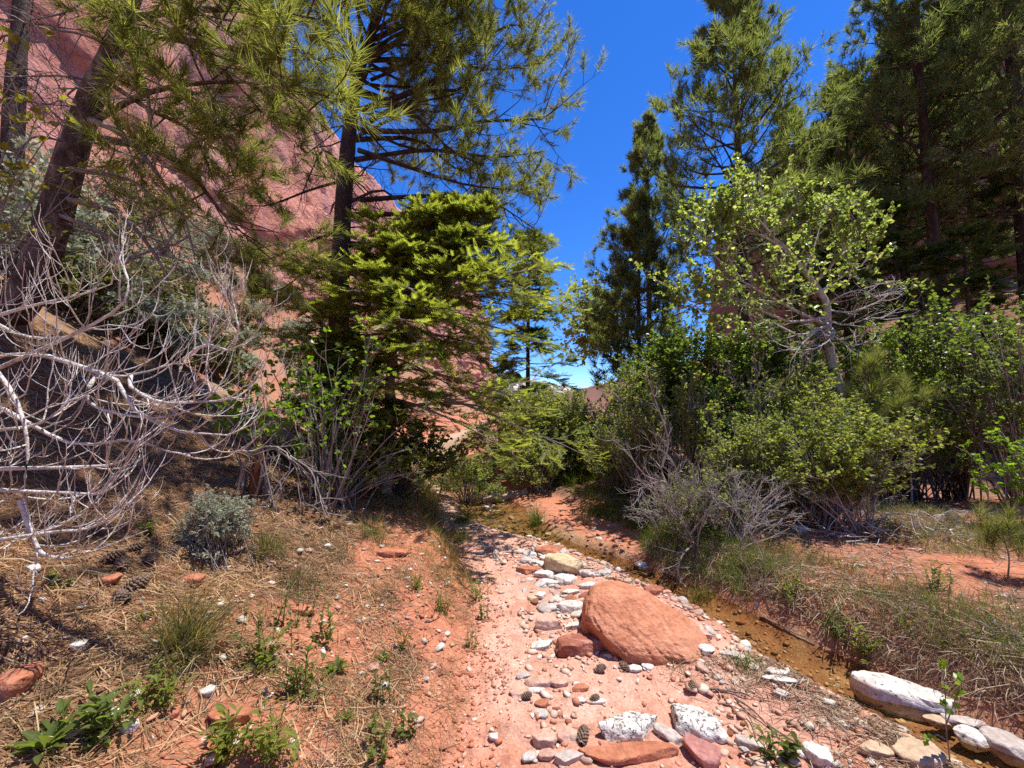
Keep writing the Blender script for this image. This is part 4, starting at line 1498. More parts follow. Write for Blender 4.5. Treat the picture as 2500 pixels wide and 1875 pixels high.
# cottonwood with white trunk on the right bank
def cottonwood():
    r = R_(5)
    Y = 6.5
    base = on((838 - 512) / FPX * Y, Y, -.1)
    root = empty('cottonwood_tree', base)
    tag(root, 'pale barked cottonwood with forked trunk and silvery green crown', 'tree')
    tr = [base, at(841, 400, Y), at(832, 365, Y), at(827, 325, Y), at(827, 306, Y), at(819, 290, Y), at(804, 270, Y), at(784, 247, Y), at(768, 232, Y), at(762, 205, Y), at(759, 172, Y)]
    V, Q, p, rad = trunk_mesh(tr, .085, .012, K=70, S=12, seed=3, rough=.06, power=.9)
    MB().add(V, Q).build('trunk', M['aspen_bark'], root, True)
    lim = [A((826, 325, Y), (800, 313, 6.3), (781, 303, 6.2), (741, 281, 6.0), (717, 258, 5.9), (700, 235, 5.9)),
           A((823, 318, Y), (790, 322, 6.2), (760, 310, 6.1), (725, 300, 6.0), (690, 282, 5.9)),
           A((815, 283, Y), (835, 262, 6.3), (850, 235, 6.2), (862, 210, 6.2)),
           A((804, 270, Y), (815, 245, 6.6), (822, 220, 6.7), (830, 205, 6.7)),
           A((790, 253, Y), (770, 240, 6.3), (735, 225, 6.1), (705, 222, 6.0)),
           A((781, 303, 6.2), (750, 300, 6.0), (715, 305, 5.9), (698, 300, 5.8)),
           A((775, 240, Y), (755, 215, 6.3), (740, 200, 6.2), (735, 188, 6.2)),
           A((820, 292, Y), (845, 275, 6.7), (865, 262, 6.8), (870, 245, 6.8)),
           A((741, 281, 6.0), (725, 250, 5.9), (720, 225, 5.9), (718, 205, 5.9)),
           A((768, 234, Y), (790, 215, 6.4), (800, 195, 6.4)), A((770, 236, Y), (745, 232, 6.6), (722, 215, 6.7))]
    dead = [A((828, 310, Y), (850, 312, 6.2), (875, 303, 6.0), (893, 292, 5.9)), A((828, 320, Y), (845, 325, 6.1), (870, 318, 5.9), (888, 320, 5.8)),
            A((826, 322, Y), (835, 335, 6.0), (810, 350, 5.9), (780, 345, 5.8)), A((827, 305, Y), (842, 295, 6.0), (862, 290, 5.9), (880, 300, 5.8)),
            A((827, 325, Y), (800, 335, 6.1), (770, 322, 6.0), (745, 330, 5.9)), A((825, 330, Y), (850, 345, 6.1), (872, 340, 6.0)), A((826, 326, Y), (806, 340, 5.9), (790, 362, 5.8))]
    K = 9
    LP = np.array([catmull(q, K) for q in lim])
    LL = np.linalg.norm(np.diff(LP, axis=1), axis=-1).sum(-1)
    P1, D1, L1, i1, _ = sprout(LP, np.maximum(LL, .8), 15, .15, 1, .8, .3, .5, r, 0, .4)
    S1 = grow(P1, D1, L1, 6, .13, (0, 0, .6), r)
    P2, D2, L2, i2, _ = sprout(S1, L1, 5, .2, 1, .8, .3, .5, r, 0, .4)
    S2 = grow(P2, D2, L2, 4, .13, (0, 0, .4), r)
    for k in range(len(LP)):
        o = MB().add(*tubes(LP[k:k + 1], .006 + LL[k] * .009, .003, 7)).build('branch', M['aspen_bark'], root, True)
        MB().add(*tubes(S1[i1 == k], .007, .002, 4)).add(*tubes(S2[i1[i2] == k], .0025, .001, 3)).build('twigs', M['aspen_bark'], o, True, 'stuff')
    DP = np.array([catmull(q, K) for q in dead])
    P3, D3, L3, i3, _ = sprout(DP, 1.0, 9, .1, 1, .7, .3, .5, r, 0, .4)
    S3 = grow(P3, D3, L3, 7, .16, (0, 0, .25), r)
    P4, D4, L4, i4, _ = sprout(S3, L3, 4, .2, 1, .8, .3, .6, r, 0, .4)
    S4 = grow(P4, D4, L4, 5, .16, (0, 0, .3), r)
    for k in range(len(DP)):
        o = MB().add(*tubes(DP[k:k + 1], .016, .004, 6)).build('dead_branch', M['dead_pale'], root, True)
        MB().add(*tubes(S3[i3 == k], .006, .002, 4)).add(*tubes(S4[i3[i4] == k], .003, .0014, 3)).build('twigs', M['dead_pale'], o, True, 'stuff')
    a = leafset(S2, 11, .06, r)
    b = leafset(S1, 8, .06, r, .4)
    P, D, N, s = [np.concatenate(q) for q in zip(a, b)]
    MB().add(*inst(LEAF6, P, D, N, s)).build('crown', M['leaf_aspen'], root, False, 'stuff')


cottonwood()

# dark pine trunk and yellowish leaves at the upper left edge
bl = on(-6.9, 5.5, -.1)
pine('dark pine trunk with dead twigs behind the leaning pine at the left edge', bl, [bl, at(12, 200, 5.5), at(16, 80, 5.5), at(24, -40, 5.5), at(30, -200, 5.5)], .17, .05, .75, 1, lambda t: 1.6, 14, 24, M['needle'], M['pine_bark'],
     tn=30, nl=.18, nw=.008, ns=8, nt=3, near=True, dead=30, dlen=.9, deadmat=M['twig_dark'])

# far cottonwood in the gap
Yc = 17
bc = on((628 - 512) / FPX * Yc, Yc)
bush('silvery far cottonwood leaning into the sky gap', bc, at(597, 336, Yc), (1.7, 1.5, 2.1), 70, M['leaf_far'], M['twig_grey'], 8, 5, 4, 7, .13, LEAF4, 'tree', 'cottonwood_tree',
     r0=.14, trunk=[bc, at(630, 380, Yc), at(615, 345, Yc), at(600, 310, Yc)], shell=.2, lump=.6, secf=.45)


def pb(px, Y, py=None):
    x = (px - 512) / FPX * Y
    return on(x, Y)


BUSH = [
    # label, base px, Y, centre px,py, radii, nst, leaf, twig, leaf size, kwargs
    ('dense dark leafy thicket left of the cottonwood trunk', 700, 7.2, 690, 375, (.95, .8, 1.0), 60, 'leaf_green', 'twig_dark', .05, dict(nsec=6, nter=4, nleaf=4, tmpl=LEAF4)),
    ('dense dark leafy thicket right under the cottonwood fork', 770, 7.0, 768, 370, (1.1, .8, 1.0), 66, 'leaf_green', 'twig_dark', .05, dict(nsec=6, nter=4, nleaf=4)),
    ('leafy dark bush below the thicket in front of the young dark pine', 655, 7.6, 660, 395, (.9, .8, 1.3), 60, 'leaf_green', 'twig_dark', .05, dict(nsec=6, nter=4, nleaf=4)),
    ('dark green bush behind the pale bush on the right flat', 740, 6.2, 735, 430, (1.0, .7, .75), 54, 'leaf_green', 'twig_dark', .045, dict(nsec=6, nter=4, nleaf=3)),
    ('sparse shaded bush right of the cottonwood trunk', 880, 6.6, 880, 390, (1.0, .8, 1.2), 56, 'leaf_green', 'twig_dark', .05, dict(nsec=6, nter=4, nleaf=3, bare=.3)),
    ('shaded bush with scattered bright leaves near the right edge', 950, 6.0, 945, 370, (1.1, .8, 1.4), 56, 'leaf_green', 'twig_dark', .05, dict(nsec=6, nter=4, nleaf=3, bare=.35)),
    ('shaded bush with grey twigs at the right edge', 1015, 5.2, 1000, 390, (.8, .7, 1.2), 50, 'leaf_green', 'twig_grey', .045, dict(nsec=6, nter=4, nleaf=3, bare=.45)),
    ('bright yellow green bush with small leaves on the right flat', 815, 4.7, 832, 462, (.95, .6, .62), 64, 'leaf_pale', 'twig_grey', .032, dict(nsec=7, nter=5, nleaf=4)),
    ('yellow green bush left of the brightest bush on the right flat', 745, 4.9, 752, 470, (.7, .5, .65), 50, 'leaf_pale', 'twig_grey', .03, dict(nsec=7, nter=5, nleaf=3, bare=.25)),
    ('pale green bush behind the brightest bush, reaching up to the cottonwood fork', 800, 5.6, 795, 420, (.95, .6, .75), 54, 'leaf_pale', 'twig_grey', .036, dict(nsec=6, nter=4, nleaf=3, bare=.2)),
    ('pale green bush between the dead willow and the dark thickets', 690, 5.6, 692, 440, (.7, .5, .8), 50, 'leaf_pale', 'twig_grey', .034, dict(nsec=6, nter=4, nleaf=3, bare=.25)),
    ('low olive bush with many bare grey twigs at the stream bank', 715, 4.6, 712, 505, (.6, .45, .42), 50, 'leaf_willow', 'twig_grey', .024, dict(nsec=7, nter=5, nleaf=2, bare=.5)),
    ('tall olive willow bush left of the dark thickets', 640, 6.4, 632, 425, (.62, .6, 1.15), 52, 'leaf_pale', 'twig_grey', .035, dict(nsec=7, nter=4, nleaf=3, bare=.3)),
    ('pale willow bush over the red sand bar', 615, 7.2, 615, 455, (.7, .6, .75), 48, 'leaf_willow', 'twig_grey', .034, dict(nsec=7, nter=5, nleaf=4)),
    ('large grey green willow in the middle distance', 556, 9.0, 552, 430, (1.1, .9, .9), 80, 'leaf_willow', 'twig_grey', .04, dict(nsec=7, nter=5, nleaf=5)),
    ('grey green willow right of the large one in the middle distance', 600, 10, 592, 442, (.95, .9, .7), 60, 'leaf_willow', 'twig_grey', .045, dict(nsec=7, nter=4, nleaf=5)),
    ('green willow clump standing in the bend of the wash', 538, 8.2, 534, 470, (.75, .6, .72), 60, 'leaf_willow', 'twig_grey', .03, dict(nsec=7, nter=5, nleaf=5)),
    ('small dark green bush under the willows beside the sand bar', 585, 8.6, 582, 468, (.65, .5, .75), 50, 'leaf_green', 'twig_dark', .034, dict(nsec=6, nter=4, nleaf=4)),
    ('green bush on the left bank under the fir beside the far pool', 470, 7.8, 462, 480, (.8, .6, .5), 50, 'leaf_willow', 'twig_grey', .03, dict(nsec=6, nter=4, nleaf=4)),
    ('dark bush at the foot of the fir', 400, 5.6, 395, 455, (1.05, .5, .5), 56, 'leaf_green', 'twig_dark', .04, dict(nsec=6, nter=4, nleaf=3)),
    ('far green bush closing the wash behind the willows', 500, 13, 505, 430, (1.6, 1.0, 1.2), 56, 'leaf_willow', 'twig_grey', .05, dict(nsec=6, nter=4, nleaf=4)),
    ('far bush under the sky gap', 625, 14, 632, 432, (1.5, 1.0, 1.0), 50, 'leaf_willow', 'twig_grey', .05, dict(nsec=6, nter=4, nleaf=4)),
    ('dim bush in the shade far right behind the brush pile', 905, 5.6, 915, 440, (.8, .6, .8), 44, 'leaf_green', 'twig_dark', .04, dict(nsec=6, nter=4, nleaf=2, bare=.4)),
    ('leafy branch bush with lime leaves at the right edge', 1015, 4.2, 1005, 470, (.35, .35, .4), 18, 'leaf_lime', 'twig_grey', .04, dict(nsec=4, nter=3, nleaf=2, bare=.3)),
]
for k, (lb, bx, Y, cx, cy_, rad, nst, lf, tw, ls, kw) in enumerate(BUSH):
    ls = ls * 1.25
    kw['nleaf'] = kw['nleaf'] + 2
    nst = int(nst * 1.05)
    bush(lb, pb(bx, Y), at(cx, cy_, Y), rad, nst, M[lf], M[tw], 400 + k, lsize=ls, **kw)

for k, (lb, bx, Y, cx, cy_, rad) in enumerate([('grey tangle of bare twigs in front of the pale bushes', 735, 4.3, 742, 505, (.65, .35, .36)),
                                               ('grey tangle of bare twigs overhanging the stream at the dead willow', 675, 4.7, 668, 500, (.5, .35, .5)),
                                               ('grey bare twigs rising out of the brightest bush', 850, 4.5, 846, 480, (.7, .4, .5))]):
    bush(lb, pb(bx, Y), at(cx, cy_, Y), rad, 34, None, M['twig_pale'], 480 + k, 6, 4, 0, cat='dead bush', name='dead_bush', r0=.008, wander=.16)

# shrub with rounded lime leaves on the left bank
for k, (lb, bx, Y, cx, cy_, rad, nst, lf, ls, parts) in enumerate([
        ('shrub with big rounded lime leaves in front of the fir', 330, 4.0, 335, 400, (.85, .45, .75), 30, 'leaf_lime', .05, 170),
        ('low rounded leaf shrub beside the dead pale branches', 275, 3.7, 262, 405, (.5, .35, .32), 20, 'leaf_lime', .05, 110),
        ('green undergrowth shrub below the lime leaved shrub', 340, 4.2, 350, 468, (.8, .4, .35), 36, 'leaf_green', .032, 0)]):
    bush(lb, pb(bx, Y), at(cx, cy_, Y), rad, nst, M[lf], M['twig_grey'], 500 + k, 5, 2, 2, ls, LEAF_ROUND, leaf_parts=parts, r0=.009)

bush('maple like shrub with yellowish leaves at the left edge in front of the leaning pine', on(-4.3, 3.0), at(22, 140, 2.9), (.55, .4, .75), 16, M['leaf_yellow'], M['twig_grey'], 520, 5, 2, 2, .055, LEAF_ROUND, 'bush', 'shrub', leaf_parts=80, r0=.008, bare=.3)

# sage and scrub on the hillside
HILL = [(172, 250, .75, 'sage'), (205, 262, .6, 'scrub'), (232, 290, .8, 'sage'), (262, 310, .75, 'sage'), (195, 300, .6, 'scrub'), (150, 225, .9, 'scrub'), (130, 200, .8, 'scrub'),
        (285, 330, .6, 'sage'), (245, 340, .5, 'sage'), (20, 240, .8, 'sage'), (225, 245, .8, 'scrub'), (180, 215, .9, 'scrub'), (265, 275, .7, 'scrub'), (300, 300, .7, 'scrub'),
        (60, 262, .5, 'scrub'), (290, 355, .45, 'sage'), (215, 320, .45, 'sage'), (310, 345, .5, 'scrub'), (155, 275, .5, 'scrub'), (100, 185, .9, 'scrub'),
        (200, 240, .8, 'sage'), (250, 260, .8, 'scrub'), (280, 290, .7, 'sage'), (215, 230, .8, 'scrub'), (300, 325, .6, 'sage'), (240, 315, .5, 'scrub'), (190, 275, .6, 'sage'),
        (255, 330, .45, 'scrub'), (5, 262, .7, 'sage'), (320, 312, .7, 'scrub'), (335, 338, .6, 'sage'), (120, 262, .6, 'sage'), (95, 240, .7, 'scrub'), (140, 300, .5, 'scrub'), (170, 320, .45, 'sage'), (110, 310, .4, 'sage'), (200, 345, .4, 'scrub'), (90, 295, .4, 'scrub'), (122, 325, .38, 'sage'), (150, 340, .36, 'scrub'), (182, 356, .34, 'sage'), (215, 366, .34, 'scrub'), (240, 372, .34, 'sage'), (60, 300, .4, 'scrub')]
HILL.sort(key=lambda q: (q[3], q[1], q[0]))
NTH = ['topmost', 'second', 'third', 'fourth', 'fifth', 'sixth', 'seventh', 'eighth', 'ninth', 'tenth', 'eleventh', 'twelfth', 'thirteenth', 'fourteenth', 'fifteenth', 'sixteenth', 'seventeenth', 'eighteenth', 'nineteenth', 'twentieth', 'twenty first', 'twenty second', 'twenty third', 'twenty fourth', 'twenty fifth', 'twenty sixth']
cnt = {'sage': 0, 'scrub': 0}
for k, (px, py, s, kind) in enumerate(HILL):
    g = ground(px, py + 12)
    s *= 1.9
    lb = NTH[cnt[kind]] + (' silvery sagebrush' if kind == 'sage' else ' grey olive scrub bush') + ' on the left hillside, counted downhill from the red cliff'
    cnt[kind] += 1
    bush(lb, g, g + np.array([0, 0, s * .4]), (s * .8, s * .7, s * .5), 34, M[kind], M['twig_grey'], 600 + k, 5, 4, 3, .075, LEAF4, 'bush', 'sagebrush' if kind == 'sage' else 'scrub_bush',
         'shrubs on the left hillside', shell=.35)
g = ground(215, 552)
bush('silvery sagebrush on the litter in front of the dead branches', g, g + np.array([0, 0, .19]), (.25, .2, .21), 60, M['sage'], M['twig_grey'], 650, 6, 4, 5, .022, LEAF_LANCE, 'bush', 'sagebrush', r0=.005)


# dead pale bush in the left foreground
def dead_bush(name, label, limbs, seed, mat, n1=9, n2_=4, l1=.42, up=1.5, r0=.011, root_at=None):
    r = R_(seed)
    LP = np.array([catmull(q, 12) for q in limbs])
    base = root_at if root_at is not None else LP[0, 0]
    root = empty(name, base)
    tag(root, label, 'dead bush')
    LL = np.linalg.norm(np.diff(LP, axis=1), axis=-1).sum(-1)
    P1, D1, L1, i1, t1 = sprout(LP, 1.0, n1, .05, 1, .75, .25, l1, r, .35, .35)
    S1 = grow(P1, D1, L1, 9, .1, (0, 0, up), r)
    P2, D2, L2, i2, t2 = sprout(S1, L1, n2_, .15, .95, .8, .3, .5, r, .2, .3)
    S2 = grow(P2, D2, L2, 7, .12, (0, 0, up), r)
    for k in range(len(LP)):
        o = MB().add(*tubes(LP[k:k + 1], r0 * min(1, .55 + LL[k] * .4), .0022, 7)).build('branch', mat, root, True)
        MB().add(*tubes(S1[i1 == k], .004, .001, 5)).add(*tubes(S2[i1[i2] == k], .0022, .0007, 4)).build('twigs', mat, o, True, 'stuff')
    return root


dl = [
    A((-60, 380, 2.32), (0, 356, 2.24), (47, 356, 2.15), (104, 374, 2.06), (131, 375, 2.06), (183, 360, 2.06), (214, 335, 2.06)),
    A((47, 356, 2.15), (85, 368, 2.06), (119, 382, 1.98), (131, 407, 1.98), (166, 427, 1.98), (195, 433, 1.98), (239, 433, 1.98), (270, 405, 1.98)),
    A((-60, 475, 1.98), (0, 469, 1.89), (78, 467, 1.89), (121, 462, 1.89), (138, 438, 1.89)),
    A((-60, 485, 1.81), (0, 490, 1.81), (69, 493, 1.81), (104, 493, 1.81), (116, 476, 1.81)),
    A((-10, 372, 2.24), (26, 356, 2.15), (78, 332, 2.06), (121, 306, 2.06), (128, 280, 2.06), (119, 258, 2.06)),
    A((-60, 335, 2.24), (0, 315, 2.15), (35, 305, 2.15), (83, 294, 2.15), (112, 284, 2.15)),
    A((-30, 350, 1.89), (0, 375, 1.89), (20, 410, 1.81), (28, 450, 1.81), (24, 490, 1.81), (30, 520, 1.81)),
    A((-60, 550, 1.72), (0, 540, 1.72), (54, 532, 1.72), (93, 527, 1.72), (132, 501, 1.72)),
    A((20, 500, 1.81), (36, 545, 1.81), (50, 556, 1.81), (79, 556, 1.81), (148, 530, 1.89)),
    A((-60, 400, 2.06), (0, 408, 1.98), (40, 430, 1.98), (80, 445, 1.98), (130, 440, 1.98), (170, 452, 1.98), (190, 455, 1.98)),
    A((100, 373, 2.06), (90, 385, 1.98), (87, 400, 1.98), (110, 412, 1.98), (160, 418, 1.98), (200, 405, 1.98), (215, 385, 1.98)),
    A((131, 375, 2.06), (132, 388, 1.98), (160, 402, 1.98), (195, 402, 1.98), (235, 398, 1.98), (258, 380, 2.06)),
    A((183, 360, 2.06), (205, 345, 2.06), (232, 350, 2.06), (238, 325, 2.06), (232, 312, 2.06)),
    A((-60, 440, 1.89), (0, 430, 1.89), (35, 425, 1.89), (60, 410, 1.89), (72, 395, 1.89)),
    A((-60, 300, 2.41), (-10, 320, 2.32), (20, 335, 2.24), (60, 338, 2.24), (105, 325, 2.24), (145, 330, 2.24)),
]
dead_bush('dead_bush', 'big tangle of bleached arching dead branches at the left edge', dl, 12, M['dead_pale'], 9, 4, .46, 1.7, .0125, on(-3.2, 2.2))
dl2 = [A((235, 505, 3.2), (245, 460, 3.2), (270, 446, 3.1), (290, 458, 3.0), (282, 490, 3.0), (252, 520, 3.0)),
       A((270, 446, 3.1), (293, 462, 3.0), (300, 485, 3.0), (305, 505, 3.0)), A((290, 456, 3.0), (310, 470, 3.0), (318, 490, 3.0), (330, 520, 3.0)),
       A((250, 510, 3.3), (262, 470, 3.3), (250, 430, 3.3), (262, 405, 3.3))]
dead_bush('dead_bush', 'small dead branch drooping to the ground below the lime leaved shrub', dl2, 14, M['twig_grey'], 7, 3, .3, .1, .009, on(-2.2, 3.3))
dl3 = [A((690, 588, 4.3), (697, 560, 4.3), (690, 535, 4.3), (672, 505, 4.25), (661, 470, 4.2), (655, 435, 4.2)), A((672, 505, 4.25), (680, 485, 4.2), (668, 455, 4.2), (640, 445, 4.2)),
       A((690, 535, 4.3), (705, 515, 4.2), (720, 490, 4.2), (735, 470, 4.2)), A((697, 560, 4.3), (700, 530, 4.2), (715, 505, 4.2), (750, 500, 4.2)),
       A((665, 482, 4.2), (645, 475, 4.2), (625, 450, 4.2), (612, 440, 4.2)), A((661, 470, 4.2), (668, 440, 4.25), (655, 400, 4.25), (645, 370, 4.3)),
       A((692, 545, 4.3), (680, 560, 4.15), (676, 590, 4.1), (670, 612, 4.1)), A((695, 555, 4.3), (700, 580, 4.2), (703, 605, 4.15)),
       A((680, 520, 4.3), (660, 500, 4.1), (650, 485, 4.0), (638, 490, 4.0)), A((676, 512, 4.3), (690, 500, 4.2), (700, 480, 4.2), (698, 460, 4.2))]
dead_bush('dead_bush', 'leaning dead willow with grey twigs on the stream bank', dl3, 15, M['twig_grey'], 11, 4, .34, .5, .012, on((690 - 512) / FPX * 4.3, 4.3))
dl4 = [A((757, 610, 3.3), (752, 580, 3.3), (742, 555, 3.3), (748, 545, 3.3), (765, 540, 3.3), (790, 528, 3.3)), A((757, 610, 3.3), (765, 575, 3.3), (762, 550, 3.3))]
dead_bush('dead_bush', 'thin bare sapling standing at the far stream edge', dl4, 16, M['twig_grey'], 4, 2, .2, .8, .007, on((757 - 512) / FPX * 3.3, 3.3))
dl5 = [A((968, 440, 6.0), (955, 420, 6.0), (965, 400, 5.9)), A((755, 440, 5.6), (750, 410, 5.6), (738, 385, 5.6), (722, 372, 5.5)), A((752, 425, 5.6), (768, 395, 5.5), (790, 375, 5.5), (800, 372, 5.5)),
       A((750, 410, 5.6), (755, 385, 5.5), (760, 368, 5.5))]
dead_bush('dead_bush', 'bare branching dead shrub in front of the dark thickets', dl5, 17, M['twig_grey'], 9, 4, .4, .7, .01, on((752 - 512) / FPX * 5.6, 5.6))

# bleached brush pile
r = R_(77)
gp = ground(905, 540)
root = empty('brush_pile', gp)
tag(root, 'heap of bleached dead sticks on the right flat', 'brush pile')
for k in range(60):
    q = gp + np.array([r.normal(0, .45), r.normal(.1, .22), 0])
    q[2] = height(q[0], q[1]) + abs(r.normal(.03, .05))
    a = r.uniform(0, 6.28)
    e = r.uniform(-.05, .5) if k > 6 else r.uniform(.6, 1.2)
    pth = grow(q[None], np.array([[math.cos(a) * math.cos(e), math.sin(a) * math.cos(e) * .5, math.sin(e)]]), r.uniform(.1, .4), 6, .2, (0, 0, -.25), r)
    MB().add(*tubes(pth, r.uniform(.003, .008), .0015, 5)).build('stick', M['dead_pale'], root, True)


# pine seedlings
def seedling(label, base, h, spread, tn, seed, nb=5, crown=.6, nl=.16):
    pts = [base, base + np.array([.02, 0, h * .5]), base + np.array([-.02, 0, h])]
    pine(label, base, pts, max(.006, h * .009), .003, crown, 1.0, lambda t: spread, nb, seed, M['needle'], M['twig_grey'], tn=tn, nl=nl, nw=.003, ns=3, nt=1, near=True, elev=(.2, 1.1), name='pine_sapling', lsc=.008)


seedling('knee high pine seedling on the red flat near the right edge', ground(1008, 578), .34, .13, 40, 41, 6, .5, .13)
seedling('pine sapling with long fresh needles right of the cottonwood trunk', pb(868, 5.6), 1.75, .45, 50, 42, 10, .4, .2)
seedling('pine sapling in the shade beside the cottonwood trunk', pb(905, 5.4), 1.45, .4, 46, 43, 9, .4, .2)

# shredded red juniper snag
b = pb(257, 3.6)
root = empty('snag', b)
tag(root, 'short snag with shredded red bark behind the dead branches', 'stump')
V, Q, p, rd = trunk_mesh([b - [0, 0, .1], at(258, 460, 3.6), at(256, 440, 3.6), at(260, 418, 3.6)], .05, .022, 40, 14, 5, .25, 1)
MB().add(V, Q).build('trunk', M['red_bark'], root, True)
sp = grow(np.repeat(at(257, 455, 3.6)[None], 9, 0) + R_(3).normal(0, .02, (9, 3)), R_(4).normal(0, .15, (9, 3)) + [0, 0, -1], .16, 4, .1, (0, 0, -.2), R_(5))
MB().add(*ribbons(sp, .012, R_(6))).build('bark_strips', M['red_bark'], root, kind='stuff')

# log across the far wash
gl = ground(501, 503)
root = empty('log', gl)
tag(root, 'pale weathered log lying behind the far pool', 'log')
lp = [gl + [-.35, 0, .05], gl + [0, .05, .1], gl + [.3, .12, .12], gl + [.5, .2, .16]]
V, Q, p, rd = trunk_mesh(lp, .085, .07, 40, 16, 8, .3, 1, 0)
mb = MB().add(V, Q)
c = len(V)
V2 = np.concatenate([V[:16], [V[:16].mean(0)]])
mb.add(V2, np.array([(16, (k + 1) % 16, k) for k in range(16)]))
mb.build('trunk', M['log'], root, True)


# ------------------------------------------------------------------ ground plants
def tuft(label, px, py, n, h, spread, mat, seed, name='bunchgrass', w=.003, lean=(0, 0), droop=-.9, rad=.05, thatch=0, g=None):
    r = R_(seed)
    if g is None:
        g = ground(px, py)
    root = empty(name, g)
    tag(root, label, 'grass')
    P = g + r.normal(0, rad, (n, 3)) * np.array([1, 1, 0])
    P[:, 2] = height(P[:, 0], P[:, 1]) - .01
    D = r.normal(0, spread, (n, 3)) + np.array([lean[0], lean[1], 1.0])
    D[:, 2] = np.abs(D[:, 2]) + .2
    paths = grow(P, D, h * r.uniform(.5, 1.15, n), 6, .05, (0, 0, droop), r)
    MB().add(*ribbons(paths, w, r)).build('blades', mat, root, kind='stuff')
    if thatch:
        D = r.normal(0, 1, (thatch, 3)) + np.array([lean[0], lean[1], .3])
        paths = grow(g + r.normal(0, rad * 1.5, (thatch, 3)) * np.array([1, 1, 0]) + [0, 0, .01], D, h * r.uniform(.3, .7, thatch), 5, .1, (0, 0, -1.6), r)
        zz = height(paths[..., 0], paths[..., 1]) + .004
        paths[..., 2] = np.maximum(paths[..., 2], zz)
        MB().add(*ribbons(paths, w, r)).build('thatch', M['grass_dry'], root, kind='stuff')
    return root


T = [
    ('large arching bunchgrass clump in the middle of the litter slope', 182, 648, 260, .34, .42, 'grass_mix', .0032, (.25, 0), 260),
    ('bunchgrass clump right of the silvery sagebrush', 268, 552, 150, .22, .45, 'grass_mix', .0028, (0, 0), 160),
    ('pale bunchgrass between sagebrush and soil slope', 298, 585, 110, .2, .45, 'grass_dry', .0028, (.1, 0), 160),
    ('dry bunchgrass beside the lone white stone on the bank', 340, 556, 90, .14, .5, 'grass_dry', .0026, (0, 0), 120),
    ('dry grass tuft on the crest under the fir', 372, 536, 130, .26, .45, 'grass_mix', .003, (0, 0), 120),
    ('tall seeding grass on the crest beside the undercut bank', 430, 520, 190, .38, .35, 'grass_mix', .0032, (.1, 0), 100),
    ('grass fringe hanging over the undercut bank', 458, 540, 170, .26, .5, 'grass_mix', .003, (.3, -.1), 140),
    ('green sedge at the bank edge beside the far pool', 462, 522, 160, .3, .4, 'grass_green', .0032, (.2, 0), 0),
    ('dry tuft on the soil slope left of the small green herb', 440, 578, 90, .13, .5, 'grass_dry', .0025, (.2, 0), 120),
    ('dry tuft in the middle of the bare soil slope', 385, 600, 80, .14, .5, 'grass_dry', .0025, (0, 0), 100),
    ('dry tuft above the tilted orange slab', 405, 575, 80, .13, .5, 'grass_dry', .0025, (0, 0), 90),
    ('grey dry mat of grass beside the leafy weeds', 325, 690, 60, .1, .7, 'grass_dry', .0022, (0, 0), 160),
    ('grey dry mat of grass at the bottom left', 275, 735, 60, .1, .7, 'grass_dry', .0022, (0, 0), 180),
    ('green sedge between the big boulder and the water', 745, 668, 70, .12, .3, 'grass_green', .0026, (0, 0), 0),
    ('small green sedge at the boulder\'s near foot', 672, 671, 26, .1, .25, 'grass_green', .002, (0, 0), 0),
    ('tuft of dry and green blades on the far stream edge', 700, 600, 90, .2, .4, 'grass_green', .0026, (-.2, -.1), 60),
    ('tall green grass clump beside the sand bar', 536, 525, 160, .38, .35, 'grass_green', .0034, (0, 0), 0),
    ('tall thin grass stalk clump by the sand bar', 585, 525, 30, .5, .2, 'grass_mix', .003, (0, 0), 0),
    ('dry tuft at the foot of the sagebrush', 190, 535, 60, .2, .35, 'grass_dry', .0026, (-.1, 0), 50),
]
for k, (lb, px, py, n, h, sp_, mt, w, ln, th) in enumerate(T):
    tuft(lb, px, py, int(n * 1.2), h * 1.1, sp_, M[mt], 700 + k, w=w * 1.5, lean=ln, thatch=th)


def weed(label, px, py, kind, seed, h=.2, n=5, ls=.05, mat='leaf_green', spread=.35):
    r = R_(seed)
    g = ground(px, py)
    root = empty('weed', g)
    tag(root, label, 'weed')
    if kind == 'rosette':
        nn = n * 3
        a = np.arange(nn) * 2.4 + r.normal(0, .2, nn)
        e = r.uniform(.25, 1.0, nn)
        D = np.stack([np.cos(a) * np.cos(e), np.sin(a) * np.cos(e), np.sin(e)], -1)
        P = np.repeat(g[None], nn, 0) + D * .006
        N = np.cross(np.cross(D, UP), D) + r.normal(0, .15, D.shape)
        place_leaves(leaf_me(LEAF_LANCE2, M[mat]), P, D, N, ls * r.uniform(.7, 1.25, nn), root, g)
        return root
    P = g + r.normal(0, h * .16, (n, 3)) * np.array([1, 1, 0])
    P[:, 2] = height(P[:, 0], P[:, 1]) - .005
    D = r.normal(0, spread, (n, 3)) + np.array([0, 0, 1.0])
    st = grow(P, D, h * r.uniform(.6, 1.1, n), 7, .07, (0, 0, .3), r)
    MB().add(*tubes(st, .0022, .001, 4)).build('stems', M['leaf_green'], root, True, 'stuff')
    per = 9 if kind == 'lance' else 8
    idx = np.repeat(np.arange(n), per)
    Pl, Tl = along(st, idx, np.clip(np.tile(np.linspace(.12, 1, per), n) + r.normal(0, .03, n * per), 0, 1))
    Dl = nrm(r.normal(size=Pl.shape) * np.array([1, 1, .25])) + Tl * (.55 if kind == 'lance' else .25)
    N = r.normal(0, .3, Pl.shape) + UP
    place_leaves(leaf_me(LEAF_LANCE2 if kind == 'lance' else LEAF_ROUND, M[mat]), Pl, Dl, N, ls * r.uniform(.6, 1.2, len(Pl)), root, g)
    return root


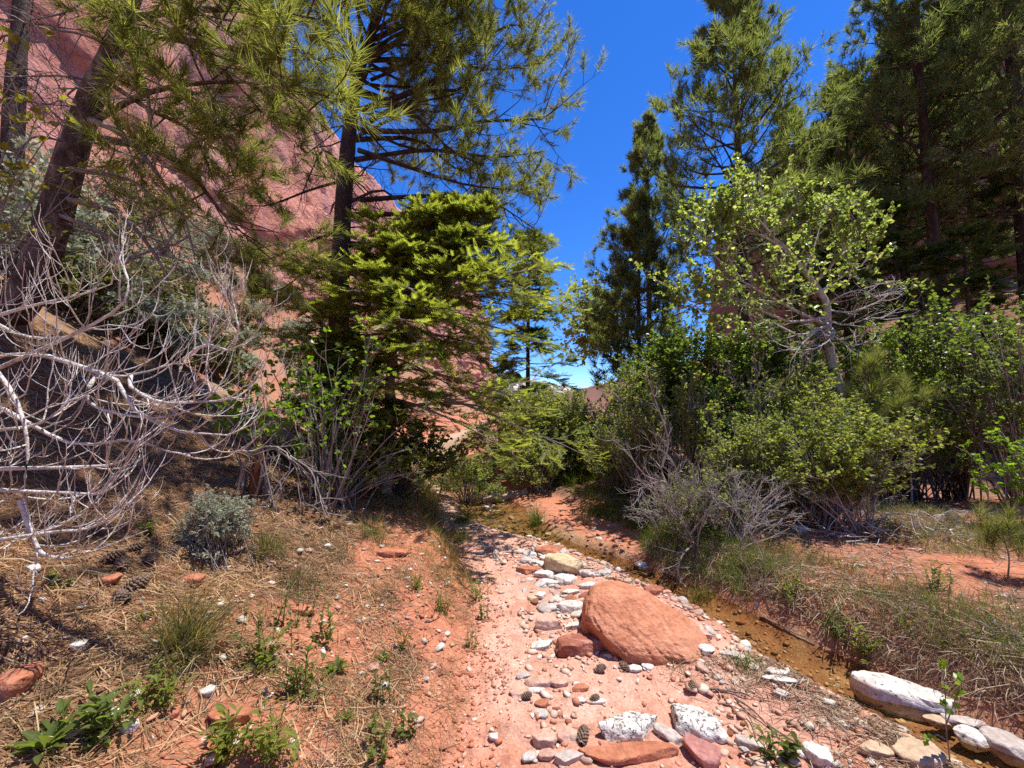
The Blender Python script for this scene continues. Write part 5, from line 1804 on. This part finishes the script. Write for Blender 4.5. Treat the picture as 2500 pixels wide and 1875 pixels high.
LEAF_LANCE2 = (LEAF_LANCE[0] * np.array([.95, 1, 1.2]), LEAF_LANCE[1])
WEEDS = [
    ('tall leafy weed with round leaves right of the big grass clump', 262, 655, 'round', .3, 7, .028, 'weed'),
    ('round leaved weed on the litter edge above the bare slope', 290, 625, 'round', .26, 6, .026, 'weed'),
    ('branching weed with dark round leaves near the bare slope', 325, 640, 'round', .2, 6, .026, 'weed'),
    ('broad leaved green rosette plant beside the bare slope', 335, 672, 'rosette', .1, 7, .085, 'weed'),
    ('bushy weed with narrow leaves left of the rosette plant', 292, 695, 'lance', .2, 8, .06, 'weed'),
    ('bright narrow leaved weed above the triangular slab', 262, 672, 'lance', .18, 7, .055, 'weed_lime'),
    ('bright green weed at the near foot of the big grass clump', 160, 700, 'lance', .15, 9, .055, 'weed_lime'),
    ('broad leaf clump at the bottom left corner', 45, 750, 'rosette', .1, 5, .12, 'weed'),
    ('long leaved weed at the bottom left', 95, 745, 'lance', .16, 8, .08, 'weed'),
    ('narrow leaved weed at the bottom edge under the triangular slab', 225, 758, 'lance', .14, 9, .06, 'weed_lime'),
    ('bushy bright weed at the bottom edge left of the bare soil', 265, 762, 'lance', .16, 9, .06, 'weed_lime'),
    ('small rosette with upright leaf alone on the bare soil', 345, 722, 'rosette', .1, 3, .065, 'weed'),
    ('spiky pale green rosette on the bare slope', 382, 660, 'rosette', .1, 5, .06, 'weed_lime'),
    ('slender weed right of the spiky rosette', 403, 652, 'lance', .13, 4, .04, 'weed'),
    ('dark slender weed below the spiky rosette', 382, 698, 'round', .17, 5, .02, 'weed'),
    ('round leaved sprig at the bottom of the bare soil, left one', 375, 755, 'round', .12, 4, .03, 'weed'),
    ('round leaved sprig at the bottom of the bare soil, right one', 405, 745, 'round', .12, 4, .026, 'weed'),
    ('bright small herb on the slope edge beside the track', 443, 612, 'lance', .13, 12, .03, 'weed_lime'),
    ('taller herb at the edge of the wash', 478, 598, 'round', .2, 10, .022, 'weed_lime'),
    ('trailing herb at the foot of the taller wash herb', 482, 620, 'round', .12, 7, .018, 'weed'),
    ('green herb beside the dry tuft on the slope', 418, 590, 'lance', .12, 10, .026, 'weed_lime'),
    ('small weed at the edge of the wash above the stones', 470, 648, 'round', .1, 4, .018, 'weed'),
    ('little green rosette in the needle litter', 146, 618, 'rosette', .08, 4, .05, 'weed'),
    ('leafy weed among the debris at the bottom right of the purplish rock', 768, 762, 'lance', .14, 4, .06, 'weed'),
    ('broad leaved seedling among bottom debris left of the stream', 792, 760, 'round', .08, 3, .045, 'weed'),
    ('green herb clump at the foot of the dead willow', 722, 545, 'round', .18, 10, .03, 'weed_lime'),
    ('green herb patch on the far bank below the pale bushes', 790, 600, 'lance', .16, 12, .045, 'weed_lime'),
    ('green weed on the grassy bank right of the herb patch', 838, 635, 'lance', .16, 12, .045, 'weed'),
    ('green weed low on the bank beside the hollow', 865, 655, 'lance', .14, 10, .05, 'weed_lime'),
    ('dark green weed on the red flat', 935, 590, 'lance', .2, 12, .045, 'weed'),
    ('weed between the leaf litter and the sagebrush', 52, 590, 'round', .08, 4, .028, 'weed'),
    ('leafy sprig under the lowest dead branch', 145, 535, 'round', .1, 4, .03, 'weed'),
]
for k, (lb, px, py, kd, h, n, ls, mt) in enumerate(WEEDS):
    weed(lb, px, py, kd, 800 + k, h * 1.15, int(n * 1.5), ls * .85, mt)

# leafy sapling at the water edge, bottom right
g = ground(950, 760)
root = empty('willow_sapling', g)
tag(root, 'thin leafy sapling standing in front of the stream at bottom right', 'sapling')
r = R_(91)
st = np.array([catmull(q, 10) for q in (A((950, 762, 1.9), (946, 725, 1.9), (945, 690, 1.9), (940, 658, 1.9)), A((946, 725, 1.9), (955, 700, 1.9), (962, 680, 1.9)), A((947, 740, 1.9), (935, 735, 1.88), (925, 745, 1.87)))])
MB().add(*tubes(st, .003, .001, 5)).build('stem', M['twig_grey'], root, True)
idx = np.repeat([0, 1, 2], [16, 8, 5])
P, Tn = along(st, idx, r.uniform(.3, 1, len(idx)))
place_leaves(leaf_me(LEAF4, M['leaf_lime']), P, r.normal(0, .7, P.shape) + Tn, r.normal(0, .4, P.shape) + UP, .034 * r.uniform(.7, 1.3, len(P)), root, g)


# ------------------------------------------------------------------ pine cones
def pine_cone(label, px, py, s, yaw, seed, group=None, stand=0.25):
    r = R_(seed)
    g = ground(px, py)
    root = empty('pine_cone', g + np.array([0, 0, s * .3]))
    tag(root, label, 'pine cone', group)
    n = 70
    t = (np.arange(n) + .5) / n
    a = np.arange(n) * 2.39996
    prof = np.sin(np.pi * (t * .86 + .1)) ** .8
    ax = np.array([math.cos(yaw) * math.cos(stand), math.sin(yaw) * math.cos(stand), math.sin(stand)])
    e1 = nrm(np.cross(ax, UP))
    e2 = np.cross(e1, ax)
    c = g + np.array([0, 0, s * .3])
    out = np.cos(a)[:, None] * e1 + np.sin(a)[:, None] * e2
    P = c + ax * ((t - .5) * s)[:, None] + out * (prof * s * .1)[:, None]
    D = out * .9 + ax * (.25 + .6 * t)[:, None]
    tm = (np.array([(-.18, 0, 0), (.18, 0, 0), (.34, .75, .06), (0, 1, .16), (-.34, .75, .06), (0, .8, -.08)]), np.array([(0, 1, 2), (0, 2, 3), (0, 3, 4), (0, 4, 5), (1, 5, 2), (0, 5, 1), (2, 5, 3), (3, 5, 4)]))
    MB().add(*inst(tm, P, D, ax[None] + 0 * D, s * .33 * (prof * .7 + .3))).build('scales', M['cone'], root, kind='stuff')
    cp = c + ax * (np.linspace(-.5, .45, 6) * s)[:, None]
    MB().add(*tubes(cp[None], s * .16, s * .05, 8)).build('core', M['cone'], root, True)


CONES = [(112, 562, .1, .5, 'pine cone in the litter, upper of the pair below the dead branches'), (122, 570, .11, 2.2, 'pine cone in the litter, lower of the pair below the dead branches'),
         (135, 590, .11, 1.0, 'large dark pine cone left of the small red stone'), (122, 603, .1, 2.8, 'pine cone below the large dark one in the litter'),
         (134, 552, .09, .3, 'pine cone in the shade of the lowest dead branch'), (171, 555, .09, 1.6, 'pine cone left of the silvery sagebrush'),
         (150, 563, .08, 2.5, 'brown pine cone between the litter cones and the sagebrush'), (583, 741, .085, 1.2, 'pine cone beside the long red slab'),
         (600, 672, .07, .2, 'pine cone below the brownish red rock, left of two'), (560, 656, .06, 2.6, 'small pine cone at the left foot of the brownish red rock'), (594, 702, .06, .4, 'small pine cone between the two small white stones'),
         (526, 699, .06, .1, 'pine cone in the row of stones across the track'), (692, 690, .065, 1.1, 'pine cone near the driftwood stick'),
         (625, 670, .07, 2.4, 'pine cone at the near foot of the big boulder')]
for k, (px, py, s, yw, lb) in enumerate(CONES):
    pine_cone(lb, px, py, s, yw, 850 + k)

# ------------------------------------------------------------------ sticks lying about
STICKS = [('driftwood stick lying across the debris beside the stream', [(697, 690), (715, 692), (735, 695), (752, 700)], .009),
          ('curved dark stick reaching over the water', [(772, 679), (785, 676), (798, 679), (806, 685)], .006),
          ('thin stick bent over the near stream bank', [(722, 705), (740, 712), (752, 725), (756, 740)], .005),
          ('long stick slanting through the bottom debris', [(735, 700), (765, 725), (800, 748), (815, 760)], .006),
          ('root like stick on the upper soil slope', [(385, 608), (400, 612), (408, 618), (416, 625)], .004),
          ('short dark twig on the slope beside the track', [(425, 623), (432, 622), (440, 618)], .005),
          ('small forked twig low on the bare soil', [(432, 712), (445, 709), (457, 711)], .004),
          ('pale stick lying on the red flat at right', [(880, 615), (905, 605), (925, 600)], .006),
          ('pale bent stick on the grassy bank', [(905, 640), (918, 625), (922, 612)], .006),
          ('pale stick lying in the grass at the far right', [(985, 610), (1000, 630), (1015, 655)], .006),
          ('grey branch lying on the bank above the stream', [(760, 618), (785, 630), (815, 645)], .008)]
for k, (lb, pts, rr) in enumerate(STICKS):
    w = np.array([ground(*q) for q in pts])
    w[:, 2] += rr * 1.5
    pth = catmull(w, 10)
    pth[1:-1, 2] += np.abs(R_(k).normal(0, .008, 8))
    o = MB().add(*tubes(pth[None], rr, rr * .35, 7)).build('stick', M['stick'], None, True)
    tag(o, lb, 'stick')


# ------------------------------------------------------------------ litter, debris and grass nobody could count
def strew(name, label, cat, mat, n, fx, lmin, lmax, w, seed, lift=.012, ydir=None, tube=False, K=3):
    r = R_(seed)
    XY = np.array([fx(r) for k in range(n)])
    a = r.uniform(0, 6.283, n)
    if ydir is not None:
        a = r.normal(ydir, .85, n)
    L = r.uniform(lmin, lmax, n)
    t = np.linspace(-.5, .5, K)
    bend = r.normal(0, .12, n)
    dx, dy = np.cos(a), np.sin(a)
    X = XY[:, 0, None] + dx[:, None] * t * L[:, None] - dy[:, None] * (t ** 2 * bend[:, None] * L[:, None] * 2)
    Y = XY[:, 1, None] + dy[:, None] * t * L[:, None] + dx[:, None] * (t ** 2 * bend[:, None] * L[:, None] * 2)
    Z = height(X, Y) + np.abs(r.normal(0, lift, (n, 1))) + r.normal(0, lift * .6, (n, K)).clip(-.003, 1) + .003
    paths = np.stack([X, Y, Z], -1)
    mb = MB()
    if tube:
        mb.add(*tubes(paths, w * r.uniform(.5, 1.4, n), w * .3, 4))
    else:
        mb.add(*ribbons(paths, w * r.uniform(.7, 1.3, n), r, False))
    o = mb.build(name, mat, None, False, 'stuff')
    tag(o, label, cat)


def f_litter(r):
    while True:
        y = r.uniform(1.2, 6)
        x = xl_(y) - .3 - 4.2 * r.random() ** 1.3
        if x < -1.4 * y - .4:
            continue
        u = xl_(y) - x
        if u + .9 * n2(x, y, 1.6, 2, 3) + r.normal(0, .25) > .75:
            return x, y


def f_dryleft(r):
    while True:
        y = r.uniform(1.3, 6.0)
        x = xl_(y) - abs(r.normal(.3, .6))
        if n2(x, y, 2.0, 2, 13) + r.normal(0, .2) > .05:
            return x, y


def f_debank(r):
    y = r.uniform(1.5, 5.2)
    return xs_(y) + .34 + bar_(y) + abs(r.normal(0, .38)), y


def f_debris_near(r):
    y = r.uniform(1.5, 2.75)
    return xs_(y) - .42 - abs(r.normal(0, .28)) + .08 * r.normal(), y


def f_rfloor(r):
    while True:
        y = r.uniform(1.6, 7.5)
        x = xs_(y) + .7 + bar_(y) + 5.0 * r.random() ** 1.2
        if x < 1.4 * y + .5 and n2(x, y, .9, 3, 77) < r.normal(.25, .25):
            return x, y


strew('needle_litter', 'brown fallen pine needles covering the left slope', 'needle litter', M['litter'], 32000, f_litter, .1, .18, .0034, 1)
strew('dry_straw', 'grey dry grass straw lying over the soil slope', 'straw', M['grass_dry'], 4200, f_dryleft, .05, .14, .002, 2)
strew('bank_debris', 'brown flood debris matted on the far stream bank', 'flood debris', M['debris'], 6000, f_debank, .05, .22, .0036, 3, .02, -.95)
strew('track_debris', 'brown flood debris between big rocks and stream', 'flood debris', M['debris'], 3000, f_debris_near, .03, .15, .003, 4, .012)
strew('flat_debris', 'dry needles and twigs on the right flat', 'twig litter', M['debris'], 6500, f_rfloor, .08, .25, .0038, 5, .014)
strew('flat_twigs', 'grey dead twigs scattered over the right flat', 'twig litter', M['twig_grey'], 800, f_rfloor, .12, .5, .003, 6, .03, None, True, 5)
strew('slope_twigs', 'small dead twigs in the needle litter', 'twig litter', M['twig_grey'], 240, f_litter, .1, .35, .0022, 7, .02, None, True, 5)


def f_root(r):
    y = r.uniform(1.6, 4.6)
    return xs_(y) + .42 + bar_(y) + r.normal(0, .06), y


def roots():
    r = R_(99)
    XY = np.array([f_root(r) for k in range(700)])
    P = np.concatenate([XY, height(XY[:, 0], XY[:, 1])[:, None] + .02], 1)
    D = np.stack([-np.abs(r.normal(.8, .3, len(P))), r.normal(-.2, .6, len(P)), r.normal(.15, .25, len(P))], -1)
    paths = grow(P, D, r.uniform(.05, .2, len(P)), 5, .16, (0, 0, -1.0), r)
    zz = height(paths[..., 0], paths[..., 1]) + .006
    paths[..., 2] = np.maximum(paths[..., 2], zz)
    o = MB().add(*ribbons(paths, .004, r)).build('root_mat', M['debris'], None, False, 'stuff')
    tag(o, 'matted roots hanging over the far stream bank', 'roots')


roots()


def sward(name, label, mat, n, fx, h, w, seed, spread=.4, droop=-.7, clump=6):
    r = R_(seed)
    c = np.array([fx(r) for k in range(max(1, n // clump))])
    XY = np.repeat(c, clump, 0) + r.normal(0, .025, (len(c) * clump, 2))
    P = np.concatenate([XY, height(XY[:, 0], XY[:, 1])[:, None] - .005], 1)
    D = r.normal(0, spread, P.shape) + UP
    D[:, 2] = np.abs(D[:, 2]) + .1
    paths = grow(P, D, h * r.uniform(.4, 1.25, len(P)), 4, .06, (0, 0, droop), r)
    o = MB().add(*ribbons(paths, w, r)).build(name, mat, None, False, 'stuff')
    tag(o, label, 'grass')


def f_gright(r):
    while True:
        y = r.uniform(1.5, 6.0)
        x = xs_(y) + .5 + bar_(y) + 3.4 * r.random() ** 1.25
        if x < 1.4 * y + .3 and n2(x, y, 1.2, 3, 41) + .25 * (x - xs_(y) < 1.3) > r.normal(.12, .2):
            return x, y


def f_gbank(r):
    y = r.uniform(3.6, 6.6)
    return xs_(y) + .32 + bar_(y) + abs(r.normal(0, .32)), y


def f_gfarleft(r):
    y = r.uniform(3.6, 8.0)
    return xl_(y) - .02 - abs(r.normal(0, .4)), y


def f_gfar(r):
    y = r.uniform(6.5, 12)
    s = r.choice([-1, 1])
    return (xl_(y) - abs(r.normal(0, .8))) if s < 0 else (xs_(y) + .5 + bar_(y) + abs(r.normal(.2, 1.0))), y


sward('green_grass', 'green grass growing over the right bank', M['grass_green'], 8500, f_gright, .14, .0034, 11)
sward('dry_grass', 'dry pale grass over the right bank', M['grass_dry'], 9500, f_gright, .15, .003, 12, .7)
sward('bank_grass', 'dark green grass on the shaded bank beyond the stream', M['grass_green'], 7000, f_gbank, .2, .0034, 13, .45)
sward('crest_grass', 'dry grass along the crest of the left bank', M['grass_mix'], 5200, f_gfarleft, .19, .003, 14, .5)
sward('far_grass', 'tall grass beside the far pool', M['grass_green'], 6000, f_gfar, .38, .005, 15, .4)
